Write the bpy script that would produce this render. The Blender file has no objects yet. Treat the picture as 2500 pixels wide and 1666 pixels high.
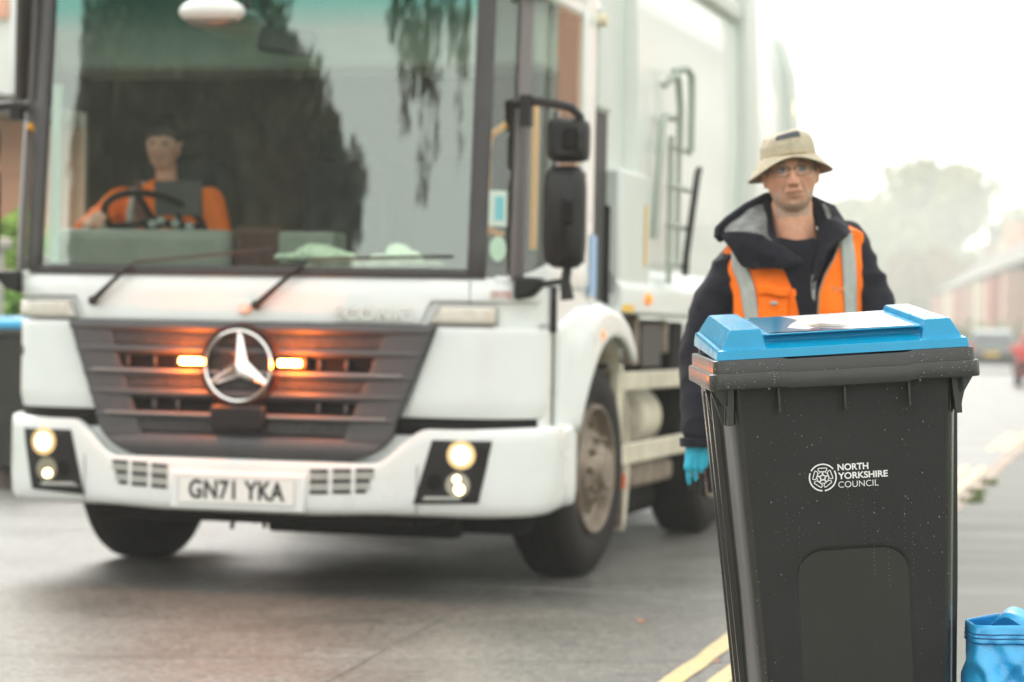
import bpy, bmesh, math, random
import numpy as np
from mathutils import Vector, Matrix, noise
random.seed(7); rng = np.random.default_rng(7)
R_ = math.radians
C = bpy.context.scene.collection
sc = bpy.context.scene

# ------------------------------------------------------------------ camera, world, sun, exposure
cd = bpy.data.cameras.new('camera'); cam = bpy.data.objects.new('camera', cd); C.objects.link(cam)
cd.sensor_width = 36; cd.lens = 85.0; cd.clip_end = 5000; cd.clip_start = .1
cam.matrix_world = (Matrix.Translation((0, 0, 1.15)) @ Matrix.Rotation(math.pi/2 - .00457, 4, 'X') @ Matrix.Rotation(.0186, 4, 'Z'))
cd.dof.use_dof = True; cd.dof.focus_distance = 5.28; cd.dof.aperture_fstop = 3.3
sc.camera = cam
SUN_EL, SUN_AZ = R_(44), R_(-18)
w = bpy.data.worlds.new('World'); sc.world = w; w.use_nodes = True
nt = w.node_tree; nt.nodes.clear()
sky = nt.nodes.new('ShaderNodeTexSky'); sky.sky_type = 'NISHITA'; sky.sun_disc = False
sky.sun_elevation = SUN_EL; sky.sun_rotation = SUN_AZ; sky.dust_density = 6; sky.air_density = 1.2
hs = nt.nodes.new('ShaderNodeHueSaturation'); hs.inputs['Saturation'].default_value = .12
mxw = nt.nodes.new('ShaderNodeMixRGB'); mxw.inputs[0].default_value = .72; mxw.inputs[2].default_value = (10.5, 10.55, 10.15, 1)
bgn = nt.nodes.new('ShaderNodeBackground'); bgn.inputs['Strength'].default_value = .12
out = nt.nodes.new('ShaderNodeOutputWorld')
nt.links.new(sky.outputs[0], hs.inputs['Color']); nt.links.new(hs.outputs[0], mxw.inputs[1])
nt.links.new(mxw.outputs[0], bgn.inputs[0]); nt.links.new(bgn.outputs[0], out.inputs[0])
sl = bpy.data.lights.new('sun', 'SUN'); so = bpy.data.objects.new('sun', sl); C.objects.link(so)
sl.energy = 1.3; sl.angle = R_(40); sl.color = (1, .98, .93)
# the sun stands behind the truck and a little to the left, veiled by cloud
sd = Vector((math.sin(SUN_AZ)*math.cos(SUN_EL), math.cos(SUN_AZ)*math.cos(SUN_EL), math.sin(SUN_EL)))
so.rotation_euler = sd.to_track_quat('Z', 'Y').to_euler()
sc.view_settings.view_transform = 'Standard'; sc.view_settings.look = 'None'
sc.view_settings.gamma = 1; sc.view_settings.exposure = 1.10
sc.cycles.max_bounces = 10; sc.cycles.transparent_max_bounces = 16; sc.cycles.volume_bounces = 1
sc.cycles.sample_clamp_indirect = 6; sc.cycles.caustics_reflective = False; sc.cycles.caustics_refractive = False
sc.cycles.use_denoising = True

# ------------------------------------------------------------------ materials
MATS = {}
def mat(name, col, rough=.5, metal=0, var=0, vscale=8, bump=0, bscale=60, rvar=0, coat=0, spec=None, emis=None, estr=0, trans=0, ior=None, col2=None, sss=0, alpha=None, stretch=None, sheen=0):
    if name in MATS: return MATS[name]
    m = bpy.data.materials.new(name); m.use_nodes = True; t = m.node_tree; b = t.nodes['Principled BSDF']
    I = b.inputs
    I['Base Color'].default_value = (*col, 1); I['Roughness'].default_value = rough; I['Metallic'].default_value = metal
    if coat: I['Coat Weight'].default_value = coat; I['Coat Roughness'].default_value = .08
    if spec is not None: I['Specular IOR Level'].default_value = spec
    if ior: I['IOR'].default_value = ior
    if trans: I['Transmission Weight'].default_value = trans
    if sss: I['Subsurface Weight'].default_value = sss; I['Subsurface Scale'].default_value = .01; I['Subsurface Radius'].default_value = (1, .3, .15)
    if sheen: I['Sheen Weight'].default_value = sheen
    if emis: I['Emission Color'].default_value = (*emis, 1); I['Emission Strength'].default_value = estr
    tc = t.nodes.new('ShaderNodeTexCoord'); co = tc.outputs['Object']
    if stretch:
        mp = t.nodes.new('ShaderNodeMapping'); mp.inputs['Scale'].default_value = stretch; t.links.new(co, mp.inputs[0]); co = mp.outputs[0]
    if var or rvar or col2:
        n = t.nodes.new('ShaderNodeTexNoise'); n.inputs['Scale'].default_value = vscale; n.inputs['Detail'].default_value = 6; n.inputs['Roughness'].default_value = .62
        t.links.new(co, n.inputs['Vector'])
        rp = t.nodes.new('ShaderNodeValToRGB'); rp.color_ramp.elements[0].position = .34; rp.color_ramp.elements[1].position = .68
        c2 = col2 if col2 else tuple(min(1, c*(1+var)) for c in col); c1 = col if col2 else tuple(c*(1-var) for c in col)
        rp.color_ramp.elements[0].color = (*c1, 1); rp.color_ramp.elements[1].color = (*c2, 1)
        t.links.new(n.outputs['Fac'], rp.inputs[0]); t.links.new(rp.outputs[0], I['Base Color'])
        if rvar:
            mr = t.nodes.new('ShaderNodeMapRange'); mr.inputs[1].default_value = .3; mr.inputs[2].default_value = .7
            mr.inputs[3].default_value = max(.02, rough-rvar); mr.inputs[4].default_value = min(1, rough+rvar)
            t.links.new(n.outputs['Fac'], mr.inputs[0]); t.links.new(mr.outputs[0], I['Roughness'])
    if bump:
        n2 = t.nodes.new('ShaderNodeTexNoise'); n2.inputs['Scale'].default_value = bscale; n2.inputs['Detail'].default_value = 4
        t.links.new(co, n2.inputs['Vector'])
        bp = t.nodes.new('ShaderNodeBump'); bp.inputs['Strength'].default_value = bump; bp.inputs['Distance'].default_value = .01
        t.links.new(n2.outputs['Fac'], bp.inputs['Height']); t.links.new(bp.outputs[0], I['Normal'])
    MATS[name] = m; return m

def glassmat(name, tint, refl, rough=.0, band=None):
    """laminated cab glass: mirror layer over a tinted clear layer; a green sun band across the top"""
    m = bpy.data.materials.new(name); m.use_nodes = True; t = m.node_tree; t.nodes.clear()
    o = t.nodes.new('ShaderNodeOutputMaterial'); mx = t.nodes.new('ShaderNodeMixShader')
    tr = t.nodes.new('ShaderNodeBsdfTransparent'); gl = t.nodes.new('ShaderNodeBsdfGlossy')
    gl.inputs['Roughness'].default_value = rough; gl.inputs['Color'].default_value = (.93, 1, .93, 1)
    fr = t.nodes.new('ShaderNodeFresnel'); ge = t.nodes.new('ShaderNodeNewGeometry'); mi = t.nodes.new('ShaderNodeMapRange')
    mi.inputs[3].default_value = refl; mi.inputs[4].default_value = 1/refl      # a thin pane mirrors the same from both faces
    t.links.new(ge.outputs['Backfacing'], mi.inputs[0]); t.links.new(mi.outputs[0], fr.inputs[0])
    tr.inputs[0].default_value = (*tint, 1)
    if band:
        tc = t.nodes.new('ShaderNodeTexCoord'); sp = t.nodes.new('ShaderNodeSeparateXYZ'); mr = t.nodes.new('ShaderNodeMapRange')
        t.links.new(tc.outputs['Object'], sp.inputs[0]); t.links.new(sp.outputs['Z'], mr.inputs[0])
        mr.inputs[1].default_value = band[0]; mr.inputs[2].default_value = band[1]
        mc = t.nodes.new('ShaderNodeMixRGB'); mc.inputs[1].default_value = (*tint, 1); mc.inputs[2].default_value = (.22, .62, .52, 1)
        mg = t.nodes.new('ShaderNodeMixRGB'); mg.inputs[1].default_value = (.89, 1, .91, 1); mg.inputs[2].default_value = (.45, .98, .86, 1)
        for q in (mc, mg): t.links.new(mr.outputs[0], q.inputs[0])
        t.links.new(mc.outputs[0], tr.inputs[0]); t.links.new(mg.outputs[0], gl.inputs['Color'])
    t.links.new(fr.outputs[0], mx.inputs[0]); t.links.new(tr.outputs[0], mx.inputs[1]); t.links.new(gl.outputs[0], mx.inputs[2])
    t.links.new(mx.outputs[0], o.inputs[0]); MATS[name] = m; return m

def brickmat(name, c1, c2, mortar, scale=1.0, axis='XZ'):
    m = bpy.data.materials.new(name); m.use_nodes = True; t = m.node_tree; b = t.nodes['Principled BSDF']
    tc = t.nodes.new('ShaderNodeTexCoord'); sp = t.nodes.new('ShaderNodeSeparateXYZ'); cb = t.nodes.new('ShaderNodeCombineXYZ')
    ad = t.nodes.new('ShaderNodeMath'); ad.operation = 'ADD'
    t.links.new(tc.outputs['Object'], sp.inputs[0]); t.links.new(sp.outputs['X'], ad.inputs[0]); t.links.new(sp.outputs['Y'], ad.inputs[1])
    t.links.new(ad.outputs[0], cb.inputs[0]); t.links.new(sp.outputs['Z'], cb.inputs[1])
    br = t.nodes.new('ShaderNodeTexBrick'); br.inputs['Scale'].default_value = 1
    br.inputs['Brick Width'].default_value = .225*scale; br.inputs['Row Height'].default_value = .075*scale; br.inputs['Mortar Size'].default_value = .008*scale
    br.inputs['Color1'].default_value = (*c1, 1); br.inputs['Color2'].default_value = (*c2, 1); br.inputs['Mortar'].default_value = (*mortar, 1)
    t.links.new(cb.outputs[0], br.inputs['Vector']); t.links.new(br.outputs['Color'], b.inputs['Base Color']); b.inputs['Roughness'].default_value = .85
    MATS[name] = m; return m

white = mat('white_paint', (.745, .775, .755), .30, coat=.5, var=.035, vscale=3, rvar=.06)
whited = mat('dusty_white_paint', (.62, .63, .58), .5, var=.08, vscale=4, rvar=.1)
cream = mat('weathered_cream_paint', (.56, .52, .40), .6, var=.16, vscale=5)
greyp = mat('grille_plastic', (.068, .066, .068), .5, var=.08, vscale=20)
black = mat('black_plastic', (.010, .009, .009), .42, spec=.3, bump=.1, bscale=200)
dull = mat('dull_black', (.006, .005, .0045), .8, spec=.2)
rubber = mat('tyre_rubber', (.011, .0095, .009), .75, spec=.25, var=.25, vscale=12, bump=.2, bscale=80)
rust = mat('dusty_metal', (.26, .21, .16), .6, var=.35, vscale=9, metal=.2)
chrome = mat('chrome', (.80, .79, .76), .16, 1)
steel = mat('grey_steel', (.30, .31, .29), .42, .7, var=.1)
yellow = mat('yellow_handrail', (.85, .36, .0), .4)
interior = mat('cab_trim', (.045, .034, .024), .8, var=.15)
trimg = mat('dash_grey', (.22, .26, .22), .7, var=.08)
hivis = mat('hivis_orange', (1.0, .18, .003), .62, spec=.2, var=.10, vscale=14, bump=.35, bscale=26, emis=(1, .25, .02), estr=0)
retro = mat('grey_reflective_tape', (.36, .38, .35), .5, var=.1, vscale=30)
navy = mat('navy_softshell', (.010, .010, .016), .8, spec=.2, var=.3, vscale=12, bump=.5, bscale=18, sheen=.03)
navyk = mat('navy_knit', (.010, .010, .016), .9, spec=.2, var=.2, vscale=30, bump=.3, bscale=90)
greyl = mat('grey_hood_lining', (.15, .155, .15), .9, var=.3, vscale=26, bump=.5, bscale=30)
khaki = mat('khaki_cotton', (.43, .375, .27), .9, var=.10, vscale=40, bump=.4, bscale=60)
amberl = mat('amber_lens', (.95, .30, .03), .2, emis=(1, .3, .03), estr=.25)
clear = mat('lamp_lens', (.62, .58, .50), .12, var=.15, vscale=14, coat=.6)
red = mat('red_lens', (.6, .03, .02), .2)

# ------------------------------------------------------------------ mesh helpers
class MB:
    def __init__(s): s.v = []; s.f = []
    def add(s, v, f):
        o = len(s.v); s.v += [tuple(map(float, p)) for p in v]; s.f += [tuple(i+o for i in q) for q in f]; return s
    def box(s, c, d, rot=None):
        x, y, z = (k/2 for k in d); vs = [Vector((a*x, b*y, e*z)) for a in (-1, 1) for b in (-1, 1) for e in (-1, 1)]
        if rot is not None: vs = [rot @ q for q in vs]
        return s.add([q+Vector(c) for q in vs], [(0, 1, 3, 2), (4, 6, 7, 5), (0, 4, 5, 1), (2, 3, 7, 6), (0, 2, 6, 4), (1, 5, 7, 3)])
    def tube(s, pts, r, n=10, cap=True):
        pts = [Vector(p) for p in pts]; rs = r if isinstance(r, (list, tuple)) else [r]*len(pts); vs = []; fs = []
        up = None
        for i, p in enumerate(pts):
            d = (pts[min(i+1, len(pts)-1)] - pts[max(i-1, 0)]).normalized()
            if up is None: up = Vector((0, 0, 1)) if abs(d.z) < .9 else Vector((1, 0, 0))
            a = (up - d*up.dot(d)).normalized(); up = a; b = d.cross(a)
            for k in range(n):
                an = 2*math.pi*k/n; vs.append(p + (a*math.cos(an)+b*math.sin(an))*rs[i])
        for i in range(len(pts)-1):
            for k in range(n):
                k2 = (k+1) % n; fs.append((i*n+k, i*n+k2, (i+1)*n+k2, (i+1)*n+k))
        if cap: fs.append(tuple(range(n))[::-1]); fs.append(tuple((len(pts)-1)*n+k for k in range(n)))
        return s.add(vs, fs)
    def lathe(s, prof, c, axis='X', n=48):
        vs = []; fs = []; c = Vector(c)
        for (a, r) in prof:
            for k in range(n):
                an = 2*math.pi*k/n; u, v = r*math.cos(an), r*math.sin(an)
                vs.append(c + (Vector((a, u, v)) if axis == 'X' else Vector((u, a, v)) if axis == 'Y' else Vector((u, v, a))))
        for i in range(len(prof)-1):
            for k in range(n): k2 = (k+1) % n; fs.append((i*n+k, i*n+k2, (i+1)*n+k2, (i+1)*n+k))
        return s.add(vs, fs)
    def grid(s, f, nu, nv, wrap=False):
        vs = [f(i/nu, j/nv) for j in range(nv+1) for i in range(nu+1)]; w_ = nu+1
        return s.add(vs, [(j*w_+i, j*w_+i+1, (j+1)*w_+i+1, (j+1)*w_+i) for j in range(nv) for i in range(nu)])
    def loft(s, rings, cap=True):
        n = len(rings[0]); vs = [p for r in rings for p in r]; fs = []
        for i in range(len(rings)-1):
            for k in range(n): k2 = (k+1) % n; fs.append((i*n+k, i*n+k2, (i+1)*n+k2, (i+1)*n+k))
        if cap: fs.append(tuple(range(n))[::-1]); fs.append(tuple((len(rings)-1)*n+k for k in range(n)))
        return s.add(vs, fs)
    def prism(s, poly, h0, h1, plane='XZ'):
        n = len(poly)
        def P(a, b, h): return (a, h, b) if plane == 'XZ' else (h, a, b) if plane == 'YZ' else (a, b, h)
        vs = [P(a, b, h0) for a, b in poly] + [P(a, b, h1) for a, b in poly]
        return s.add(vs, [tuple(range(n))[::-1], tuple(range(n, 2*n))] + [(k, (k+1) % n, n+(k+1) % n, n+k) for k in range(n)])
    def sphere(s, c, r, nu=16, nv=10):
        r = r if isinstance(r, (tuple, list)) else (r, r, r); rings = []
        for j in range(1, nv):
            a = math.pi*j/nv; rings.append([(c[0]+r[0]*math.sin(a)*math.cos(2*math.pi*k/nu), c[1]+r[1]*math.sin(a)*math.sin(2*math.pi*k/nu), c[2]-r[2]*math.cos(a)) for k in range(nu)])
        return s.loft(rings)
    def build(s, name, m, parent=None, bevel=0, smooth=30, thick=0, seg=2):
        return mk(name, s.v, s.f, m, parent, bevel, smooth, thick, seg)

def mk(name, v, f, m, parent=None, bevel=0, smooth=30, thick=0, seg=2):
    me = bpy.data.meshes.new(name); me.from_pydata([tuple(p) for p in v], [], f); me.validate()
    bm = bmesh.new(); bm.from_mesh(me); bmesh.ops.recalc_face_normals(bm, faces=bm.faces); bm.to_mesh(me); bm.free()
    for mm in (m if isinstance(m, list) else [m]): me.materials.append(mm)
    if smooth:
        me.shade_smooth()
        if smooth < 180: me.set_sharp_from_angle(angle=R_(smooth))
    o = bpy.data.objects.new(name, me); C.objects.link(o)
    if parent: o.parent = parent
    if thick:
        q = o.modifiers.new('s', 'SOLIDIFY'); q.thickness = thick; q.offset = 0
    if bevel:
        q = o.modifiers.new('b', 'BEVEL'); q.width = bevel; q.segments = seg; q.limit_method = 'ANGLE'; q.angle_limit = R_(35)
        me.shade_smooth(); q.harden_normals = False
        me.set_sharp_from_angle(angle=R_(60 if smooth < 60 else smooth))
    return o

def thing(name, label, cat, loc=(0, 0, 0), rotz=0, group=None):
    o = bpy.data.objects.new(name, None); C.objects.link(o); o.location = loc; o.rotation_euler = (0, 0, rotz); o.empty_display_size = .1
    return tag(o, label, cat, group)
def tag(o, label, cat, group=None):
    o['label'] = label; o['category'] = cat
    if group: o['group'] = group
    return o
def struct(o, kind='structure'): o['kind'] = kind; return o
def dup(o, parent=None):
    c = o.copy(); C.objects.link(c); c.parent = parent
    for ch in list(o.children): dup(ch, c)
    return c
def remesh(v, f, voxel, it=2, fac=.5):
    me = bpy.data.meshes.new('t'); me.from_pydata([tuple(p) for p in v], [], f)
    bm = bmesh.new(); bm.from_mesh(me); bmesh.ops.recalc_face_normals(bm, faces=bm.faces); bm.to_mesh(me); bm.free()
    o = bpy.data.objects.new('t', me); C.objects.link(o)
    q = o.modifiers.new('r', 'REMESH'); q.mode = 'VOXEL'; q.voxel_size = voxel
    if it: q = o.modifiers.new('s', 'SMOOTH'); q.factor = fac; q.iterations = it
    dg = bpy.context.evaluated_depsgraph_get(); e = o.evaluated_get(dg).to_mesh()
    V = np.empty(len(e.vertices)*3); e.vertices.foreach_get('co', V); F = [tuple(p.vertices) for p in e.polygons]
    bpy.data.objects.remove(o); bpy.data.meshes.remove(me)
    return V.reshape(-1, 3), F
def wrinkle(V, F, amp, scale, stretch=(1, 1, 1), seed=0):
    me = bpy.data.meshes.new('t'); me.from_pydata(V.tolist(), [], F); N = np.empty(len(V)*3); me.vertices.foreach_get('normal', N); N = N.reshape(-1, 3); bpy.data.meshes.remove(me)
    d = np.array([1-abs(noise.noise(Vector((p[0]*stretch[0]+seed, p[1]*stretch[1], p[2]*stretch[2]))*scale))*2.4 + .4*noise.noise(Vector((p[0]+seed, p[1], p[2]))*scale*2.7) for p in V])
    return V + N*(d*amp)[:, None]
def capsule(mb, p0, r0, p1, r1, n=14):
    p0, p1 = Vector(p0), Vector(p1); d = (p1-p0).normalized(); pts = []; rs = []
    for a in (80, 60, 35, 0): pts.append(p0-d*r0*math.sin(R_(a))); rs.append(r0*math.cos(R_(a)))
    for a in (0, 35, 60, 80): pts.append(p1+d*r1*math.sin(R_(a))); rs.append(r1*math.cos(R_(a)))
    mb.tube(pts, rs, n)
def chain(mb, pts, rs, n=14):
    for i in range(len(pts)-1): capsule(mb, pts[i], rs[i], pts[i+1], rs[i+1], n)
def text(s, name, m, parent, size, loc, rot=(math.pi/2, 0, 0), bold=0, align='CENTER', ext=.0006, sx=1.0, space=1.0):
    cu = bpy.data.curves.new('t', 'FONT'); cu.body = s; cu.size = size; cu.align_x = align; cu.align_y = 'CENTER'; cu.extrude = ext; cu.offset = bold; cu.space_character = space
    o = bpy.data.objects.new('t', cu); C.objects.link(o); dg = bpy.context.evaluated_depsgraph_get()
    me = bpy.data.meshes.new_from_object(o.evaluated_get(dg)); bpy.data.objects.remove(o)
    for v in me.vertices: v.co.x *= sx
    me.name = name; me.materials.clear(); me.materials.append(m)
    q = bpy.data.objects.new(name, me); C.objects.link(q); q.parent = parent; q.location = loc; q.rotation_euler = rot
    return q
def sstep(a, b, x):
    t = min(1, max(0, (x-a)/(b-a))); return t*t*(3-2*t)
def lerp(a, b, t): return a+(b-a)*t
# ------------------------------------------------------------------ ground, road, pavements
TH = R_(14.5); Dv = Vector((math.sin(TH), math.cos(TH), 0)); Nv = Vector((math.cos(TH), -math.sin(TH), 0)); K0 = Vector((2.986, 16.16, 0))
def rp(s, o, z=0): p = K0 + Dv*s + Nv*o; return (p.x, p.y, z)
def strip(name, s0, s1, o0, o1, z, m, n=1):
    vs = []
    for i in range(n+1):
        s_ = lerp(s0, s1, i/n); vs += [rp(s_, o0, z), rp(s_, o1, z)]
    return mk(name, vs, [(2*i, 2*i+1, 2*i+3, 2*i+2) for i in range(n)], m, smooth=0)
asphalt = mat('wet_asphalt', (.104, .099, .085), .40, spec=.40, col2=(.160, .154, .135), vscale=1.1, rvar=.13, bump=.55, bscale=130)
# aggregate speckle on top of the large wet patches
def speckle(m, sc_=170, amt=.5, lo=.6):
    t = m.node_tree; b = t.nodes['Principled BSDF']; l = b.inputs['Base Color'].links[0]; src = l.from_socket
    v = t.nodes.new('ShaderNodeTexVoronoi'); v.inputs['Scale'].default_value = sc_; tc = t.nodes.new('ShaderNodeTexCoord'); t.links.new(tc.outputs['Object'], v.inputs['Vector'])
    r = t.nodes.new('ShaderNodeMapRange'); r.inputs[1].default_value = 0; r.inputs[2].default_value = 1; r.inputs[3].default_value = lo; r.inputs[4].default_value = 1.5
    sx = t.nodes.new('ShaderNodeSeparateXYZ'); t.links.new(v.outputs['Color'], sx.inputs[0]); t.links.new(sx.outputs[0], r.inputs[0])
    mm = t.nodes.new('ShaderNodeMixRGB'); mm.blend_type = 'MULTIPLY'; mm.inputs[0].default_value = amt
    t.links.new(src, mm.inputs[1]); t.links.new(r.outputs[0], mm.inputs[2]); t.links.new(mm.outputs[0], b.inputs['Base Color'])
speckle(asphalt, 60, .9, .35)
pave = mat('pavement_asphalt', (.060, .059, .049), .58, spec=.35, col2=(.145, .143, .122), vscale=1.0, stretch=(.3, 1.9, 1), rvar=.2, bump=.4, bscale=120)
kerbm = mat('kerb_stone', (.33, .27, .225), .8, spec=.2, var=.25, vscale=3, bump=.3, bscale=50)
grassm = mat('grass_ground', (.06, .09, .03), .9, var=.4, vscale=.6)
yl = mat('yellow_road_paint', (.72, .50, .16), .45, col2=(.42, .36, .24), vscale=26, rvar=.1, bump=.3)
wl = mat('white_road_paint', (.55, .54, .50), .45, col2=(.28, .28, .26), vscale=22)
struct(mk('ground', [(-1200, -400, -.02), (1200, -400, -.02), (1200, 1900, -.02), (-1200, 1900, -.02)], [(0, 1, 2, 3)], grassm, smooth=0))
struct(strip('road', -120, 400, -6.4, 0, 0, asphalt, 40))
for nm, o0, o1 in (('pavement_right', .13, 2.3), ('pavement_left', -8.3, -6.53)):
    struct(strip(nm, -120, 400, o0, o1, .10, pave, 40))
def kerb(name, o0, o1):
    m = MB(); s = -60
    rgt = Matrix.Rotation(-TH, 3, 'Z')
    while s < 160:
        c = rp(s+.455, (o0+o1)/2, .03); m.box(c, (o1-o0, .902, .15), rgt); s += .912
    return struct(m.build(name, kerbm, bevel=.015))
kerb('kerb_right', 0, .128); kerb('kerb_left', -6.528, -6.4)
def ribbon(name, s0, s1, o, wd, z, m, jag=.006):
    vs = []; n = int((s1-s0)/.25)
    for i in range(n+1):
        s_ = lerp(s0, s1, i/n); vs += [rp(s_, o-wd/2+random.uniform(-jag, jag), z), rp(s_, o+wd/2+random.uniform(-jag, jag), z)]
    return mk(name, vs, [(2*i, 2*i+1, 2*i+3, 2*i+2) for i in range(n)], m, smooth=0)
yo = (Vector((.55, 7.96, 0))-K0).dot(Nv)
for s0_, s1_ in ((-60, 5.6), (9.0, 13.5)):
    struct(ribbon('yellow_line_outer', s0_, s1_, yo, .075, .004, yl)); struct(ribbon('yellow_line_inner', s0_, s1_, yo+.145, .075, .004, yl))
def flatline(name, pts, wd, z, m):
    vs = []; pts = [Vector((*p, z)) for p in pts]
    for i, p in enumerate(pts):
        d = (pts[min(i+1, len(pts)-1)]-pts[max(0, i-1)]).normalized(); q = Vector((-d.y, d.x, 0))*wd/2*random.uniform(.7, 1.3); vs += [p-q, p+q]
    return mk(name, vs, [(2*i, 2*i+1, 2*i+3, 2*i+2) for i in range(len(pts)-1)], m, smooth=0)
struct(flatline('painted_mark', [(-.22, 10.83), (-.05, 10.78), (.2, 10.70), (.42, 10.62), (.62, 10.57)], .022, .004, wl))
struct(flatline('painted_mark', [(.80, 10.52), (.92, 10.49), (1.04, 10.47)], .03, .004, wl))
sm = mat('tar_seam', (.07, .072, .055), .7, var=.3)
struct(flatline('road_seam', [(-2.3, -1)]+[(lerp(-1.05, 1.6, i/30)+random.uniform(-.012, .012), lerp(5.3, 19.5, i/30)) for i in range(31)], .0045, .003, sm))
struct(flatline('road_seam', [(-3.2+random.uniform(-.02, .02)+i*.32, 8.2+.02*i+random.uniform(-.02, .02)) for i in range(14)], .006, .0033, sm))

# ------------------------------------------------------------------ refuse truck (local: x to its near side, y back along it, z up)
TR = thing('refuse_truck', 'white refuse lorry with its headlights and amber grille strobes lit, driving towards the camera', 'truck', (-1.152, 10.35, 0), -R_(15.8))
xs = np.linspace(0, .98, 20); _p = [(x, .045*(x/.98)**2) for x in xs]
for i in range(1, 17):
    t = i/16; a = [(.98, .045), (1.12, .058), (1.25, .22), (1.25, .36)]; q = [(1-t)**3, 3*(1-t)**2*t, 3*(1-t)*t*t, t**3]
    _p.append((sum(q[k]*a[k][0] for k in range(4)), sum(q[k]*a[k][1] for k in range(4))))
_p.append((1.25, 2.6)); _p = np.array(_p); _s = np.r_[0, np.cumsum(np.hypot(*np.diff(_p, axis=0).T))]
def plan(t):
    a = abs(t); x = np.interp(a, _s, _p[:, 0]); y = np.interp(a, _s, _p[:, 1]); return (x if t >= 0 else -.968*x), y
T0 = _s[-2]                                   # arc length where the straight side starts (y = .36)
def tt(y): return T0 + y - .36
def lean(z): return .0 if z < 1.3 else .075*(z-1.3)
def skin(t, z, off=0):
    x, y = plan(t); x2, y2 = plan(t+.01); x1, y1 = plan(t-.01); dx, dy = x2-x1, y2-y1; L = math.hypot(dx, dy) or 1
    nx, ny = dy/L, -dx/L
    k = max(0, 1-max(0, y-.2)/1.0)
    if t < 0 and z < 1.37: x *= 1-.034*min(1, (1.37-z)/.12)
    return (x+nx*off, y+ny*off+lean(z)*k, z)
def patch(name, f, nu, nv, m, parent=TR, thick=.012, bevel=.003, smooth=40):
    mb = MB(); mb.grid(lambda u, v: skin(*f(u, v)), nu, nv); o = mb.build(name, m, parent, smooth=smooth, thick=thick)
    if bevel: q = o.modifiers.new('b', 'BEVEL'); q.width = bevel; q.segments = 2; q.limit_method = 'ANGLE'; q.angle_limit = R_(50)
    return o
def quadt(a, b, c, d, off=0):                 # a,b bottom-left/right  d,c top-left/right in (t,z)
    return lambda u, v: (lerp(lerp(a[0], b[0], u), lerp(d[0], c[0], u), v), lerp(lerp(a[1], b[1], u), lerp(d[1], c[1], u), v), off)
def arch(y):                                  # front wheel arch line on the side
    d = y-1.42; return .5+math.sqrt(max(0, .63**2-d*d)) if abs(d) < .63 else 0
# white shell under the glass, round the front and both sides
TM = tt(1.78)
def shellf(u, v):
    t = lerp(-TM, TM, u); a = abs(t); y = a-T0+.36 if a > T0 else 0
    top = 1.36 if y < .9 else lerp(1.36, 1.14, sstep(.95, 1.75, y)); lo = max(.40, arch(y)) if y > .3 else .40
    lo = min(lo, top-.02)
    return (t, lerp(lo, top, v), -.012)
cab = patch('cab', shellf, 150, 14, white, thick=.02, bevel=0)
# upper cab: roof, rear wall and B-pillars
m = MB()
for s in (1, -1):
    k = 1 if s > 0 else .955
    MB().box((s*1.235*k, 1.03, 2.03), (.05, .20, 1.38)).build('door_pillar', white, cab, bevel=.02); hz0 = 2.56 if s > 0 else 2.15; MB().box((s*1.23*k, .53, (hz0+2.72)/2), (.05, .80, 2.72-hz0)).build('door_header', white, cab, bevel=.02)
    if s < 0: MB().box((-1.150, .60, 2.44), (.02, .96, .60)).build('header_lining', interior, cab); MB().box((-1.150, .97, 1.75), (.02, .26, .82)).build('pillar_lining', interior, cab)
m = MB()
rr = []
for (dz, ins) in ((2.62, .0), (2.74, .02), (2.83, .08), (2.88, .2), (2.89, .45)):
    ring = [(x*(1-ins*.8), .12+(y+.1)*(1-ins*.55)+ins*.5, dz) for (x, y) in [( 1.27, .34), (1.25, 1.16), (-1.19, 1.16), (-1.21, .34), (-1.13, .17), (-.93, .1), (0, .06), (.97, .1), (1.17, .17)]]
    rr.append(ring)
m.loft(rr); m.build('roof', white, cab, bevel=.02)
MB().box((.02, 1.12, 1.9), (2.36, .03, 1.6)).build('rear_wall', interior, cab)
MB().box((.02, .64, 1.02), (2.30, 1.0, .04)).build('cab_floor', interior, cab)
# panels
patch('front_panel', lambda u, v: (lerp(-1.30, 1.34, u), lerp(1.165, 1.365, v)+(0 if abs(lerp(-1.3, 1.34, u)) < .8 else .10*sstep(.78, .84, abs(lerp(-1.3, 1.34, u)))*(1-v)), .012-.018*v**3), 120, 8, white, parent=cab, thick=.014)
for s in (1, -1):
    g = (lambda u, v, s=s: (s*lerp(lerp(.735, .865, v), 1.39, u), lerp(.775, 1.155, v), .014 - .012*(1-min(1, v*7))))
    patch('corner_panel', g, 30, 14, white, parent=cab, thick=.014)
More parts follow.
